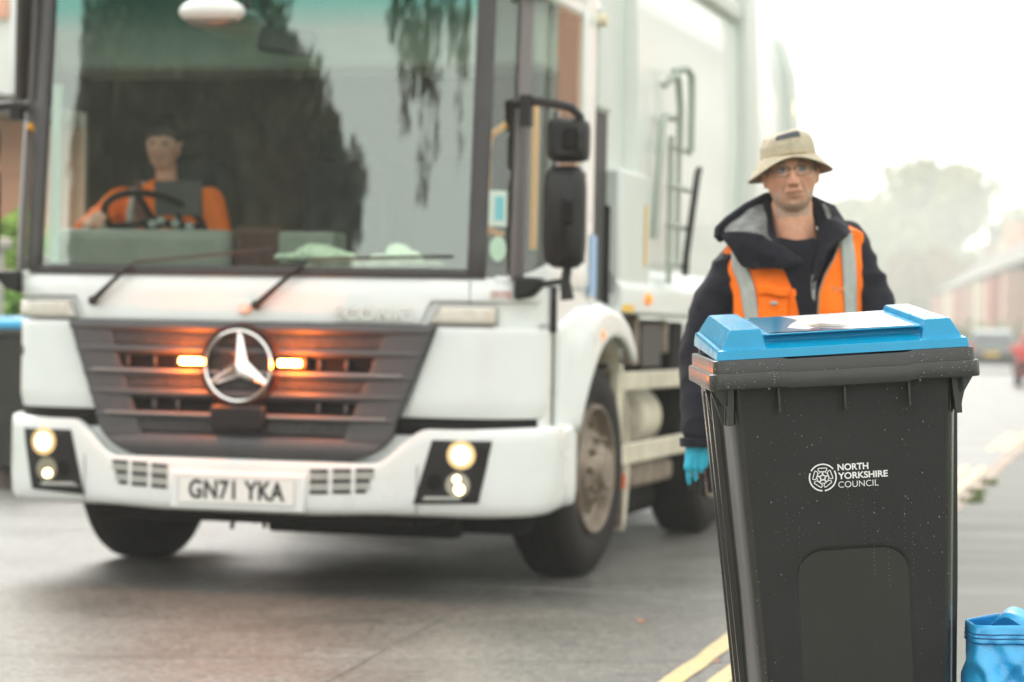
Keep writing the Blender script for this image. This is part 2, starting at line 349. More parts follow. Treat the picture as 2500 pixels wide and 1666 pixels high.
# side doors: panel gap line, handle recess, arch flare
for s in (1, -1):
    k = 1 if s > 0 else .955
    MB().box((s*1.252*k, .47, 1.05), (.006, .012, .62)).build('panel_gap', black, cab)
    MB().box((s*1.262*k, .43, 1.24), (.022, .035, .20)).build('door_handle', black, cab, bevel=.008)
    mb = MB()
    def fl(u, v, s=s, k=k):
        y = lerp(.52, 1.80, u); lo = max(arch(y), .66 if y < .9 else 0) ; lo = max(lo, .70)
        top = float(np.interp(y, [.52, .9, 1.25, 1.5, 1.68, 1.80], [1.17, 1.26, 1.29, 1.26, 1.19, 1.08]))
        top = max(top, lo+.03); z = lerp(lo, top, v)
        b = .055*sstep(.5, 1.0, y)*(1-sstep(.70, 1.0, v))*(.75+.25*sstep(0, .12, v))-.004*(v == 1)
        return (s*(1.25*k+b), y, z)
    mb.grid(fl, 30, 12); mb.build('wheel_arch', white, cab, smooth=60, thick=.02)
    MB().lathe([(0, .0), (.0, .034), (.02, .028), (.03, .0)], (s*1.295*k, 1.12, 1.135), 'X', 16).build('side_repeater', amberl, cab)
    MB().tube([(s*1.254*k, y, .47+.06*(y-.2)) for y in (.27, .4, .55, .72)], .007, 6).build('trim_strip', black, cab)
# bumper
def bump(u, v):
    t = lerp(-tt(.80), tt(.80), u); a = abs(t)
    top = .575+.150*sstep(.60, .84, a)+.01*sstep(.9, 1.3, a); bot = .365 + .02*sstep(1.2, 1.7, a)-.012*sstep(.3, .7, 1-a)
    a_ = a-T0+.36
    prof = [-.02, .028, .044, .05, .052, .053, .053, .053, .052, .048, .034, -.02]
    zz = [0, .0, .05, .15, .3, .5, .7, .85, .94, .985, 1.0, .99]
    i = v*11; j = int(min(10, i)); f = i-j
    off = lerp(prof[j], prof[j+1], f)*(1-.5*sstep(.45, .8, a_)); z = lerp(bot, top, lerp(zz[j], zz[j+1], f))
    return (t, z, off)
bumper = patch('bumper', bump, 160, 11, white, thick=.008, bevel=0, smooth=55)
patch('bumper_shadow_gap', lambda u, v: (lerp(-1.34, 1.34, u), lerp(.70, .775, v), .004), 60, 2, dull, parent=bumper, thick=.004, bevel=0)
MB().box((.02, .35, .33), (1.5, .5, .07)).box((.35, .62, .27), (.9, .10, .10)).build('underbody', dull, TR, bevel=.02)
for i in range(7): MB().tube([(-.2+i*.07, .4, .31), (-.2+i*.07+.01, .4, .30), (-.19+i*.07+random.uniform(-.03, .03), .42, .27-random.uniform(0, .04))], .010, 6).build('dangling_hose', dull, TR)
MB().box((.40, 1.35, .38), (1.3, 1.0, .32)).build('sump', dull, TR, bevel=.06)  # set low and wide to darken the road under the truck
MB().box((0, 1.42, .40), (1.8, .14, .12)).build('front_axle', dull, TR, bevel=.02)
MB().box((.45, 3.0, .48), (1.0, 1.9, .42)).build('added_undertray', dull, TR, bevel=.06)  # undertray box added to keep daylight out from below
MB().box((.55, 2.9, .28), (.9, 1.7, .26)).build('added_dark_skirt', dull, TR, bevel=.05)  # dark skirt box added to close off the light between the wheels
MB().box((0, 5.0, .52), (1.7, 2.4, .5)).build('rear_underframe', dull, TR, bevel=.04)  # underframe block added to keep the ground beneath dark
# headlights
warm = mat('headlight_glow', (1, .9, .7), .3, emis=(1, .86, .55), estr=7)
warm2 = mat('foglight_glow', (1, .85, .6), .3, emis=(1, .76, .36), estr=4)
dim = mat('lamp_reflector', (.55, .5, .42), .12, .9)
glowr = mat('lit_reflector', (.5, .4, .25), .2, .5, emis=(1, .62, .22), estr=.32)
lens = glassmat('lamp_cover', (.92, .92, .9), 1.45)
def disk_on(t, z, off, r0, r1, d):
    p = Vector(skin(t, z, off)); q = Vector(skin(t, z, off+d)); return p, q, r0, r1
for s in (1, -1):
    if s > 0: cs = ((.785, .415), (1.045, .425), (1.09, .685), (.862, .685))
    else: cs = ((-1.03, .415), (-.76, .400), (-.835, .68), (-1.085, .68))
    h = patch('headlight', quadt(*cs, off=.060), 10, 8, black, thick=.006, bevel=.01)
    c1 = (.985, .625) if s > 0 else (-.975, .625); c2 = (.975, .500) if s > 0 else (-.955, .505)
    for (c, r, mm, nm) in ((c1, .060, glowr, 'reflector'), (c1, .034, warm, 'bulb'), (c2, .052, dim, 'reflector')):
        m = MB(); a, b, r0, r1 = disk_on(*c, .064, r, r, .006 if nm != 'bulb' else .012); m.tube([a, b], [r0, r1], 28); m.build(nm, mm, h, smooth=40)
    for (dz, dt, r, st) in ((.024, -.004, .017, s > 0), (-.018, .006, .023, True)):
        m = MB(); a, b, r0, r1 = disk_on(c2[0]+dt, c2[1]+dz, .066, r*(1 if s > 0 else .8), r*.8, .012); m.tube([a, b], [r0, r1], 18)
        if s > 0 or dz < 0: m.build('bulb', warm2, h, smooth=40)
    patch('daylight_strip', quadt((cs[0][0]+.04, .432), (cs[1][0]-(.06 if s > 0 else .02), .436), (cs[1][0]-.06, .452), (cs[0][0]+.05, .448), off=.067), 8, 1, retro, parent=h, thick=.004)
    m = MB(); a, b, r0, r1 = disk_on((.875 if s > 0 else -.87), .51, .064, .035, .035, .003); m.tube([a, b], [r0, r1], 20); m.build('blank_lamp', dull, h)
    # marker lamp beside the front panel
    ms = ((.825, 1.165), (1.115, 1.165), (1.115, 1.250), (.872, 1.250)) if s > 0 else ((-1.26, 1.165), (-.83, 1.165), (-.87, 1.25), (-1.26, 1.25))
    q = patch('indicator_lamp', quadt(*ms, off=.022), 10, 3, mat('lamp_frame', (.34, .33, .31), .35, .5), parent=TR, thick=.012, bevel=.006)
    ci = [(a+(.014 if i in (0, 3) else -.014), b+(.010 if i < 2 else -.010)) for i, (a, b) in enumerate(ms)]
    patch('lens', quadt(*ci, off=.0275), 10, 3, clear, parent=q, thick=.006, bevel=.003)
    l = bpy.data.lights.new('headlamp', 'SPOT'); lo = bpy.data.objects.new('headlamp_beam', l); C.objects.link(lo); lo.parent = h
    l.energy = 3; l.color = (1, .9, .74); l.spot_size = R_(75); l.spot_blend = .8; l.shadow_soft_size = .06
    lo.location = skin(c1[0], c1[1], .10); lo.rotation_euler = (R_(72), 0, R_(180))
# bumper vents and plate
for s in (1, -1):
    base = MB(); dk = MB()
    for r in range(3):
        for c in range(3):
            x0 = .335+.100*c - .0*r; x1 = x0+.080; sh = -.016*r
            if c == 2: x1 += sh*1.0
            z = .538-.045*r+ (.010*c/2)
            qq = [skin(s*x0, z-.0065, .0605), skin(s*(x1), z-.004, .0605), skin(s*(x1), z+.010, .0605), skin(s*x0, z+.0075, .0605)]
            dk.add(qq, [(0, 1, 2, 3)])
            if r < 2: base.add([skin(s*x0, z-.036, .0600), skin(s*x1, z-.034, .0600), skin(s*x1, z-.006, .0600), skin(s*x0, z-.008, .0600)], [(0, 1, 2, 3)])
    v_ = dk.build('air_vent', dull, bumper, smooth=0); base.build('vent_mesh', retro, v_, smooth=0)
pf = MB().box((.012, -.062, .441), (.62, .022, .165)).build('plate_holder', white, bumper, bevel=.012)
platem = mat('plate_white', (.78, .78, .74), .35, var=.03)
pl = MB().box((.012, -.0755, .444), (.535, .004, .118)).build('number_plate', platem, TR, bevel=.002)
m = MB()
for (c, d) in (((.012, -.0782, .5005), (.53, .001, .0025)), ((.012, -.0782, .3875), (.53, .001, .0025)), ((-.253, -.0782, .444), (.0025, .001, .11)), ((.277, -.0782, .444), (.0025, .001, .11))): m.box(c, d)
m.build('plate_border', steel, pl)
inkm = mat('plate_ink', (.012, .012, .012), .5)
text('GN71 YKA', 'plate_lettering', inkm, pl, .110, (.012, -.079, .443), bold=.0032, sx=.80, space=1.06)
# grille
gt = lambda z: lerp(.70, .862, min(1, max(0, (z-.74)/.42)))
def gw(z): return gt(z) if z > .74 else .70-.55*(1-math.sqrt(max(0, 1-((.74-z)/.19)**2)))*.8
grille = patch('grille', lambda u, v: (lerp(-1, 1, u)*(gw(lerp(.575, 1.160, v))+.0), lerp(.575, 1.160, v), .016), 60, 40, dull, thick=.01, bevel=0)
bars = [(1.160, 1.112), (1.056, 1.018), (.955, .918), (.872, .832), (.770, .742), (.682, .580)]
for i, (z1, z0) in enumerate(bars):
    def gb(u, v, z0=z0, z1=z1):
        z = lerp(z0, z1, v); t = lerp(-1, 1, u)*gw(z); o = .026+.030*math.sin(math.pi*min(1, max(0, v)))**.5
        return (t, z, o)
    patch('slat', gb, 60, 8, greyp, parent=grille, thick=.01, bevel=0, smooth=60)
meshm = mat('grille_mesh', (.045, .040, .040), .6, var=.5, vscale=60, bump=1.0, bscale=130)
for (z1, z0) in ((1.112, 1.056), (.918, .872), (.742, .682)):
    patch('mesh_insert', lambda u, v, z0=z0, z1=z1: (lerp(-1, 1, u)*(gw(z0)-.10), lerp(z0, z1, v), .044), 50, 4, meshm, parent=grille, thick=.004, bevel=0)
for s in (1, -1):
    patch('grille_side', lambda u, v, s=s: (s*lerp(gw(lerp(.66, 1.16, v))-(.20 if v < .99 else .1)+.10*(1-v)*0, gw(lerp(.66, 1.16, v)), u), lerp(.66, 1.16, v), .040+.008*u), 6, 24, greyp, parent=grille, thick=.02, bevel=.004)
for (z1, z0) in ((1.018, .955), (.832, .770)):
    for t in (-.56, -.42, -.30, .36, .48, .60):
        patch('grille_strut', quadt((t-.008, z0), (t+.008, z0), (t+.008, z1), (t-.008, z1), .034), 1, 1, greyp, parent=grille, thick=.01, bevel=0)
for z in (.946, .762):
    patch('slat_highlight', quadt((-gw(z)+.05, z-.006), (gw(z)-.05, z-.006), (gw(z)-.05, z+.007), (-gw(z)+.05, z+.007), .062), 50, 1, mat('highlight_grey', (.22, .21, .205), .4), parent=grille, thick=.012, bevel=.003)  # lighter strips paint the highlight along two grille ledges
MB().box((.012, -.062, .755), (.255, .05, .115)).build('radar_cover', black, grille, bevel=.02)
# the round three-pointed emblem
em = MB(); em.lathe([(-.045, .0), (-.045, .162), (-.060, .168), (-.072, .176), (-.055, .186), (-.03, .188)], (.012, 0, .975), 'Y', 56).build('badge_dish', mat('badge_dish', (.045, .02, .014), .35), grille)
m = MB(); m.lathe([(-.066, .140), (-.082, .143), (-.088, .150), (-.082, .157), (-.066, .160)], (.012, 0, .975), 'Y', 56)
for k in range(3):
    a = math.pi/2+k*2*math.pi/3; d = Vector((math.cos(a), 0, math.sin(a))); n = Vector((-math.sin(a), 0, math.cos(a))); c = Vector((.012, 0, .975))
    tip = c+d*.145; l_ = c+n*.038+d*.022; r_ = c-n*.038+d*.022
    Y = lambda p, y: (p.x, y, p.z)
    m.add([Y(tip+n*.010, -.070), Y(tip-n*.010, -.070), Y(r_, -.070), Y(l_, -.070), Y(tip, -.086), Y(c, -.104)], [(0, 4, 5, 3), (1, 2, 5, 4), (0, 1, 4), (0, 3, 2, 1)])
m.build('emblem', chrome, grille, smooth=20)
# amber strobes
strm = mat('strobe_glow', (1, .5, .1), .3, emis=(1, .45, .10), estr=22)
for x in (-.205, .247):
    b = MB().box((x+.0, -.060, .992), (.150, .03, .052)).build('strobe_light', black, TR, bevel=.006)
    m = MB(); m.box((x, -.080, .992), (0.104, .014, .027)); m.build('strobe_lens', strm, b, bevel=.008, seg=3)
    l = bpy.data.lights.new('strobe', 'POINT'); lo = bpy.data.objects.new('strobe_halo_lamp', l); C.objects.link(lo); lo.parent = b
    l.energy = 4.6; l.color = (1, .17, .008); l.shadow_soft_size = .04; lo.location = (x+math.copysign(.03, x), -.118, .992)  # point lamp added ahead of each lens to spread orange glow over the grille
# raised chrome lettering above the grille
text('ECONIC', 'chrome_lettering', chrome, cab, .075, (.60, -.036, 1.205), ext=.005, bold=.001, sx=1.28)
text('2630', 'side_lettering', steel, cab, .05, (1.258, .30, 1.16), rot=(math.pi/2, 0, R_(80)), ext=.001)
MB().box((1.12, .088, 1.295), (.09, .01, .035), Matrix.Rotation(R_(38), 3, 'Z')).build('flag_sticker', mat('sticker_pale', (.62, .60, .56), .4, col2=(.5, .2, .18), vscale=30), cab)
# windscreen, frame, quarter lights
wg = glassmat('windscreen_glass', (.93, .96, .92), 2.6, .0, (2.42, 2.54))
sg = glassmat('side_glass', (.90, .93, .88), 1.9)
ws = patch('windscreen', quadt((-1.02, 1.395), (1.0, 1.395), (1.0, 2.70), (-1.02, 2.70), .004), 24, 12, wg, thick=0, bevel=0)
frm = mat('screen_rubber', (.035, .030, .030), .4, var=.15)
patch('lower_frame', quadt((-1.085, 1.362), (1.06, 1.362), (1.06, 1.400), (-1.085, 1.400), .008), 50, 1, frm, parent=ws, thick=.02)
for s in (1, -1):
    t0, t1 = (.985, 1.06) if s > 0 else (-1.015, -1.09)
    patch('pillar', quadt((t0, 1.38), (t1, 1.38), (t1, 2.72), (t0, 2.72), .012), 3, 12, frm, parent=ws, thick=.03, bevel=.006)
    if s > 0: pp = mat('pillar_trim', (.15, .13, .125), .35)
    patch('door_post', quadt((s*1.165, 1.36), (s*1.225, 1.36), (s*1.225, 2.70), (s*1.165, 2.70), .010), 3, 12, pp, parent=cab, thick=.03, bevel=.006)
    patch('quarter_window', quadt((s*1.06, 1.37), (s*1.165, 1.37), (s*1.165, 2.66), (s*1.06, 2.66), .0), 6, 8, sg, thick=0, bevel=0)
    sw = patch('side_window', quadt((s*1.225, 1.37), (s*tt(.94), 1.37), (s*tt(.94), 2.57 if s > 0 else 2.16), (s*1.225, 2.62 if s > 0 else 2.16), -.002), 14, 8, sg, thick=0, bevel=0)
    patch('window_divider', quadt((s*tt(.40), 1.36), (s*tt(.435), 1.36), (s*tt(.435), 2.1), (s*tt(.40), 2.1), .004), 1, 1, pp, parent=sw, thick=.012)
    patch('window_sill', lambda u, v, s=s: (s*lerp(1.10, tt(.98), u), lerp(1.34, 1.375+.075*sstep(1.15, 1.50, lerp(1.10, tt(.98), u)), v), .006), 20, 2, white, parent=cab, thick=.012)
MB().box((.02, .27, 2.66), (2.2, .3, .05)).build('header_rail', frm, ws, bevel=.01)
# interior
for s0, z0, z1 in ((1.0, 1.255, 1.355), (.80, .372, .575), (-.76, .372, .575)):
    patch('panel_gap', quadt((s0-.0018, z0), (s0+.0018, z0), (s0+.0018, z1), (s0-.0018, z1), .0195 if z0 > 1 else .0605), 1, 1, mat('gap_shade', (.10, .10, .09), .8), parent=cab if z0 > 1 else bumper, thick=.001, bevel=0)
patch('dashboard', lambda u, v: (lerp(-1.0, 1.0, u), 1.40+.02*math.sin(u*9), -.02), 2, 1, interior, thick=.02)
m = MB()
m.box((-.62, .42, 1.47), (.86, .32, .20)); m.build('instrument_binnacle', trimg, TR, bevel=.05, seg=4)
MB().box((-.07, .46, 1.43), (.24, .30, .32)).build('centre_console', mat('console_brown', (.05, .018, .012), .6), TR, bevel=.03)
MB().box((.52, .42, 1.36), (.98, .46, .12)).build('dash_shelf', interior, TR, bevel=.03)
MB().box((.16, .40, 1.47), (.26, .2, .19)).build('dash_vent', trimg, TR, bevel=.02)
MB().box((.02, .62, 2.47), (2.28, .42, .36)).build('overhead_shelf', trimg, TR, bevel=.03)
# steering wheel
sw = MB(); cw = Vector((-.70, .62, 1.615)); rot = Matrix.Rotation(R_(-32), 3, 'X')
pts = [cw + rot @ Vector((.235*math.cos(a), .235*math.sin(a), 0)) for a in [2*math.pi*i/36 for i in range(37)]]
sw.tube(pts, .017, 8, cap=False); 
for a in (10, 170, 270): sw.tube([cw, cw+rot @ Vector((.23*math.cos(R_(a)), .23*math.sin(R_(a)), 0))], .016, 6)
sw.sphere(cw, (.07, .07, .03)); sw.build('steering_wheel', dull, TR, smooth=60)
t_ = MB().box((-.53, .50, 1.72), (.235, .02, .16), Matrix.Rotation(R_(8), 3, 'X')).build('screen_unit', mat('tablet_back', (.05, .055, .05), .6), TR, bevel=.008)
MB().tube([(-.52, .52, 1.56), (-.53, .51, 1.66)], .014, 8).build('mount', dull, t_)
m = MB()
for (x, z) in ((-.60, 1.615), (-.53, 1.60), (-.46, 1.59), (-.64, 1.60)): m.sphere((x, .47, z), (.022, .02, .02), 10, 6)
m.build('knob', mat('knob_grey', (.30, .34, .31), .4), t_)
# seats
for x, nm in ((-.72, 0), (.62, 1), (.10, 1)):
    m = MB().box((x, .86, 1.22), (.46, .44, .14)).box((x, 1.03, 1.6), (.44, .10, .66)); s_ = m.build('seat', mat('seat_fabric', (.02, .022, .026), .9, var=.3), TR, bevel=.05, seg=3)
    MB().box((x, 1.02, 2.0), (.26, .08, .16)).build('headrest', MATS['seat_fabric'], s_, bevel=.03)
# yellow grab handles
for pts in ([(-1.10, .13, 2.02), (-1.06, .16, 2.0), (-1.045, .18, 1.93), (-1.045, .18, 1.55)], [(1.10, .20, 2.02), (1.03, .19, 1.97), (1.02, .19, 1.90), (1.02, .19, 1.62), (1.04, .19, 1.565), (1.09, .2, 1.55)], [(1.17, .40, 2.14), (1.17, .40, 1.50)]):
    MB().tube(pts, .0165, 10).build('grab_handle', yellow, TR)
MB().box((-1.0, .22, 1.78), (.035, .02, .86)).build('glass_light_strip', mat('pale_green_glass_light', (.40, .60, .50), .4), TR)  # pale strip painted in place of light through a narrow side glass
# stickers in the corner window
st1 = MB().box((0, 0, 0), (.085, .003, .15)).build('window_sticker', mat('sticker_white', (.75, .85, .8), .4), TR); st1.location = skin(1.105, 1.66, -.01); st1.rotation_euler = (0, 0, R_(38))
MB().box((.006, -.003, 0), (.04, .003, .10)).build('sticker_print', mat('sticker_cyan', (.05, .55, .72), .4), st1, bevel=.0)
st2 = MB().lathe([(0, .0), (0, .05), (.003, .05)], (0, 0, 0), 'Y', 24).build('window_sticker', mat('sticker_mint', (.55, .8, .62), .4), TR); st2.location = skin(1.115, 1.49, -.012); st2.rotation_euler = (0, 0, R_(38)); st2.scale = (.75, 1, 1.05)
# wipers
for (p0, p1, q0, q1) in (((-.74, 1.245), (-.53, 1.405), (-.53, 1.415), (.13, 1.475)), ((.075, 1.235), (.30, 1.43), (.30, 1.435), (.92, 1.455))):
    a = Vector(skin(p0[0], p0[1], .045)); b = Vector(skin(p1[0], p1[1], .035))
    wv = MB(); wv.tube([a, lerp(a, b, .5)+Vector((0, -.012, .0)), b], [.015, .011, .007], 8); wv.sphere(a, .022, 12, 8)
    wo = wv.build('wiper', black, TR, smooth=60)
    bl = MB(); bl.tube([skin(q0[0], q0[1], .02), skin((q0[0]+q1[0])/2, (q0[1]+q1[1])/2, .022), skin(*q1, .02)], .006, 6); bl.build('wiper_blade', mat('wiper_rubber', (.045, .03, .03), .5), wo)
MB().lathe([(-.045, .0), (-.045, .02), (-.03, .03), (-.015, .034)], (.015, 0, 1.225), 'Y', 20).build('washer_cap', whited, cab)
# mirrors
def mirror(sgn):
    k = 1 if sgn > 0 else .955
    X = lambda x: sgn*x*k
    m = MB(); m.tube([(X(1.15), .14, 2.10), (X(1.24), .12, 2.11), (X(1.36), .06, 2.09), (X(1.42), .06, 2.075), (X(1.45), .08, 2.04), (X(1.455), .10, 1.93)], .019, 10)
    m.box((X(1.205), .13, 2.07), (.05, .05, .13 if sgn > 0 else .05)); a = m.build('mirror_arm', black, TR, smooth=60)
    m = MB(); m.tube([(X(1.40), .12, 1.43), (X(1.39), .12, 1.36), (X(1.40), .12, 1.28)], [.02, .022, .03], 10); m.tube([(X(1.39), .12, 1.36), (X(1.30), .12, 1.345), (X(1.20), .14, 1.335)], .012, 8); m.build('lower_arm', black, a, smooth=60)
    MB().prism([(X(1.17), 1.375), (X(1.29), 1.37), (X(1.285), 1.335), (X(1.24), 1.29), (X(1.17), 1.275)], .10, .20).build('arm_bracket', black, a, bevel=.015)
    def housing(c, d, nm):
        m = MB(); cx, cy, cz = c; rings = []
        for (f, g, e) in ((0, .93, .97), (.25, 1, 1), (.7, .96, .97), (1, .62, .72)):
            rings.append([(cx + sgn*0 + g*d[0]/2*math.copysign(abs(math.cos(a))**.45, math.cos(a)), cy + d[1]*(.5-f), cz + e*d[2]/2*math.copysign(abs(math.sin(a))**.38, math.sin(a))) for a in [2*math.pi*i/32 for i in range(32)]])
        m.loft(rings); o = m.build(nm, black, TR, smooth=50)
        MB().box((cx, cy+d[1]/2+.002, cz), (d[0]*.86, .004, d[2]*.88)).build('mirror_glass', chrome, o)
        return o
    h = housing((X(1.385), .10, 1.625), (.175, .12, .43), 'main_mirror'); MB().box((X(1.415), .035, 1.64), (.05, .03, .10)).box((X(1.40), .033, 1.56), (.03, .02, .28)).build('mirror_clamp', dull, h, bevel=.01)
    h = housing((X(1.395), .10, 1.945), (.175, .13, .185), 'wide_mirror'); MB().box((X(1.425), .03, 1.945), (.07, .04, .09)).build('mirror_clamp', dull, h, bevel=.012)
mirror(1); mirror(-1)
# ceiling-height kerb mirror and rear-view mirror at the windscreen
m = MB(); m.sphere((-.16, -.02, 2.49), (.150, .10, .062), 28, 14); fm = m.build('front_mirror', mat('mirror_shell', (.72, .71, .68), .35), TR, smooth=60)
MB().tube([(-.02, .0, 2.60), (.0, -.01, 2.5)], .012, 8).build('mirror_stalk', black, fm); MB().sphere((-.16, -.03, 2.455), (.12, .07, .035), 20, 10).build('mirror_glass', steel, fm)
m = MB().box((.10, .20, 2.385), (.27, .05, .115), Matrix.Rotation(R_(8), 3, 'Y')); m.build('cab_mirror', mat('mirror_back', (.012, .03, .028), .5), TR, bevel=.035, seg=4); 
MB().tube([(-.02, .20, 2.66), (.03, .20, 2.42)], .012, 8).build('mirror_stalk', dull, TR)
# wheels
def wheel(x, y, side, r=.505, wd=.30, steer=0, double=False):
    root = None
    pr = [(-wd/2+.02, .30), (-wd/2, .36), (-wd/2+.003, .45), (-wd/2+.03, .49), (-wd/2+.05, .503), (0, .507), (wd/2-.05, .503), (wd/2-.03, .49), (wd/2-.003, .45), (wd/2, .36), (wd/2-.02, .30)]
    m = MB().lathe(pr, (0, 0, 0), 'X', 64)
    o = m.build('wheel', rubber, TR, smooth=50); o.location = (x, y, r); o.rotation_euler = (0, 0, steer)
    s = side; e = s*wd/2
    m = MB(); m.lathe([(e-s*.02, .305), (e+s*.006, .300), (e+s*.004, .285), (e-s*.05, .275), (e-s*.08, .24), (e-s*.05, .19), (e+s*.0, .165), (e+s*.01, .12), (e+s*.03, .10), (e+s*.06, .085), (e+s*.065, 0)], (0, 0, 0), 'X', 48)
    rm = m.build('rim', rust, o, smooth=35)
    m = MB()
    for k in range(10):
        a = 2*math.pi*k/10; m.lathe([(e-s*.0, .0), (e, .018), (e+s*.035, .014), (e+s*.04, 0)], (0, .143*math.cos(a), .143*math.sin(a)), 'X', 8)
        a += .31; m.lathe([(e-s*.062, .0), (e-s*.062, .028)], (0, .228*math.cos(a), .228*math.sin(a)), 'X', 12)
    m.build('wheel_nut', mat('wheel_nut_metal', (.22, .18, .13), .5, .4), rm, smooth=40)
    m = MB()
    for gx in (-.075, -.025, .025, .075): m.lathe([(gx-.005, .5085), (gx, .5088), (gx+.005, .5085)], (0, 0, 0), 'X', 64)
    m.build('tread_groove', dull, o, smooth=0)
    return o
wheel(1.07, 1.42, 1, steer=-R_(3)); wheel(-1.02, 1.32, -1, steer=-R_(3))
for y in (4.15, 5.5):
    wheel(1.09, y, 1); wheel(-1.09, y, -1)
# mudguards behind the front wheels
for s in (1, -1):
    m = MB(); m.grid(lambda u, v, s=s: (s*lerp(.88, 1.235, u), 1.42+.62*math.cos(R_(lerp(-32, 78, v))), .5+.62*math.sin(R_(lerp(-32, 78, v)))), 4, 24)
    m.build('mudguard', cream, TR, thick=.02, smooth=60)
    m = MB(); m.grid(lambda u, v, s=s: (s*lerp(.88, 1.19, u), 1.42+.60*math.cos(R_(lerp(78, 175, v))), .5+.60*math.sin(R_(lerp(78, 175, v)))), 4, 24)
    m.build('wheel_arch_liner', dull, TR, thick=.015, smooth=60)
MB().box((1.20, 1.93, .40), (.06, .03, .42)).build('mud_flap', mat('mud_flap', (.20, .15, .12), .8, var=.4), TR)
MB().box((1.24, 1.90, .42), (.02, .03, .07)).build('side_reflector', mat('reflector_orange', (.7, .16, .06), .4), TR)
# chassis and what hangs on it
MB().box((.45, 4.2, .90), (.10, 6.6, .26)).box((-.45, 4.2, .90), (.10, 6.6, .26)).box((0, 1.6, .75), (1.2, .8, .5)).box((0, .9, .55), (1.6, .10, .12)).box((0, 2.6, .7), (1.7, .12, .5)).build('chassis', dull, TR, bevel=.01)
for i, (y, z, dy, dz, mm) in enumerate(((1.95, 1.10, .34, .26, dull), (2.42, 1.11, .08, .26, rust), (2.75, 1.08, .48, .24, black), (3.12, 1.13, .12, .18, rust), (3.4, 1.08, .3, .26, dull))):
    MB().box((1.08, y, z), (.20, dy, dz)).build('equipment_box', mm, TR, bevel=.012)
for y, r, ln in ((2.35, .15, .34), (2.92, .165, .46)):
    m = MB().lathe([(0, 0), (.0, r*.8), (.02, r*.97), (.04, r), (ln-.04, r), (ln-.02, r*.97), (ln, r*.8), (ln, 0)], (1.0, y-ln/2, .70), 'Y', 30); m.build('air_tank', cream if y > 2.5 else rust, TR, smooth=40)
m = MB().box((1.215, 2.95, .905), (.035, 2.25, .095)); m.build('side_guard_rail', cream, TR, bevel=.01)
m = MB().box((1.215, 2.95, .545), (.035, 2.25, .105)); m.build('side_guard_rail', cream, TR, bevel=.01)
MB().box((1.205, 1.86, .71), (.05, .10, .56)).build('side_guard_post', cream, TR, bevel=.01)
MB().box((1.0, 3.0, .40), (.3, 1.0, .12)).build('toolbox', rust, TR, bevel=.03)
# refuse body
bodyw = mat('body_white', (.73, .77, .74), .34, coat=.4, var=.03, vscale=2)
bodys = mat('sage_white_and_rib_shade', (.60, .64, .60), .42, var=.04, vscale=3)
m = MB(); rings = []
for y in np.linspace(1.95, 7.0, 30):
    b = .035; h = 3.50-.38*sstep(5.1, 6.5, y)
    sec = [(1.17, 1.30), (1.235, 1.5), (1.235+b*.6, 1.9), (1.235+b, 2.3), (1.235+b*.6, 2.7), (1.225, h-.16), (1.17, h-.05), (1.05, h), (0, h+.04)]
    rings.append([(x, y, z) for x, z in sec]+[(-x, y, z) for x, z in sec[::-1][1:]])
m.loft(rings); body = m.build('refuse_body', bodyw, TR, smooth=50)
MB().box((0, 1.72, 2.2), (2.40, .50, 1.9)).build('front_bulkhead', bodys, body, bevel=.04)
MB().box((1.13, 1.34, 2.72), (.24, .30, 1.1)).build('corner_column', bodys, body, bevel=.03)
MB().box((1.10, 1.34, 1.74), (.26, .30, .94)).build('air_intake', black, TR, bevel=.02)
MB().box((1.19, 1.50, 1.50), (.10, .08, .5)).build('intake_grille', dull, TR, bevel=.01)
for y0, y1, p, dh in ((4.62, 4.96, .07, .38), (6.34, 6.62, .06, .02)):
    m = MB(); rg = []
    for y in (y0, y1):
        rg.append([(x+p*(1 if x > 0 else -1), y, (z if z < 2.5 else z+dh)+(p if z > 3 else 0)) for x, z in [(1.17, 1.46), (1.24, 1.6), (1.27, 2.3), (1.24, 2.85), (1.17, 3.05), (1.02, 3.12), (-1.02, 3.12), (-1.17, 3.05), (-1.24, 2.85), (-1.27, 2.3), (-1.24, 1.6), (-1.17, 1.46)]])
    m.loft(rg); m.build('body_rib', bodys, body, bevel=.02)  # the greyer tone on the ribs paints in their shaded faces
MB().box((1.235, 3.3, 3.06), (.10, 2.6, .12)).build('top_rail', bodys, body, bevel=.03)
m = MB(); m.prism([(0.9, 1.24), (1.30, 1.24), (1.31, 1.36), (1.24, 1.47), (0.9, 1.48)], 1.52, 6.9, 'XZ'); m.build('body_sill', bodyw, TR, bevel=.012)
MB().box((1.18, 1.85, 1.62), (.22, .66, .62)).build('control_cabinet', bodys, TR, bevel=.02)
MB().lathe([(0, 0), (0, .03), (.02, .026), (.03, 0)], (1.31, 2.04, 1.315), 'X', 18).build('marker_lamp', amberl, TR)
s1 = MB().box((1.302, 1.66, 1.285), (.003, .25, .075)).build('warning_label', mat('label_yellow', (.82, .48, .03), .5), TR); MB().box((1.302, 1.66, 1.345), (.003, .25, .04)).build('label_band', mat('label_blue', (.03, .08, .22), .5), s1)
MB().box((1.294, 2.06, 1.63), (.003, .035, .30)).build('warning_stripe', MATS['label_yellow'], TR)
MB().box((1.265, 1.10, 1.45), (.004, .12, .28)).build('door_sticker', mat('sticker_sky', (.30, .45, .66), .5), TR)
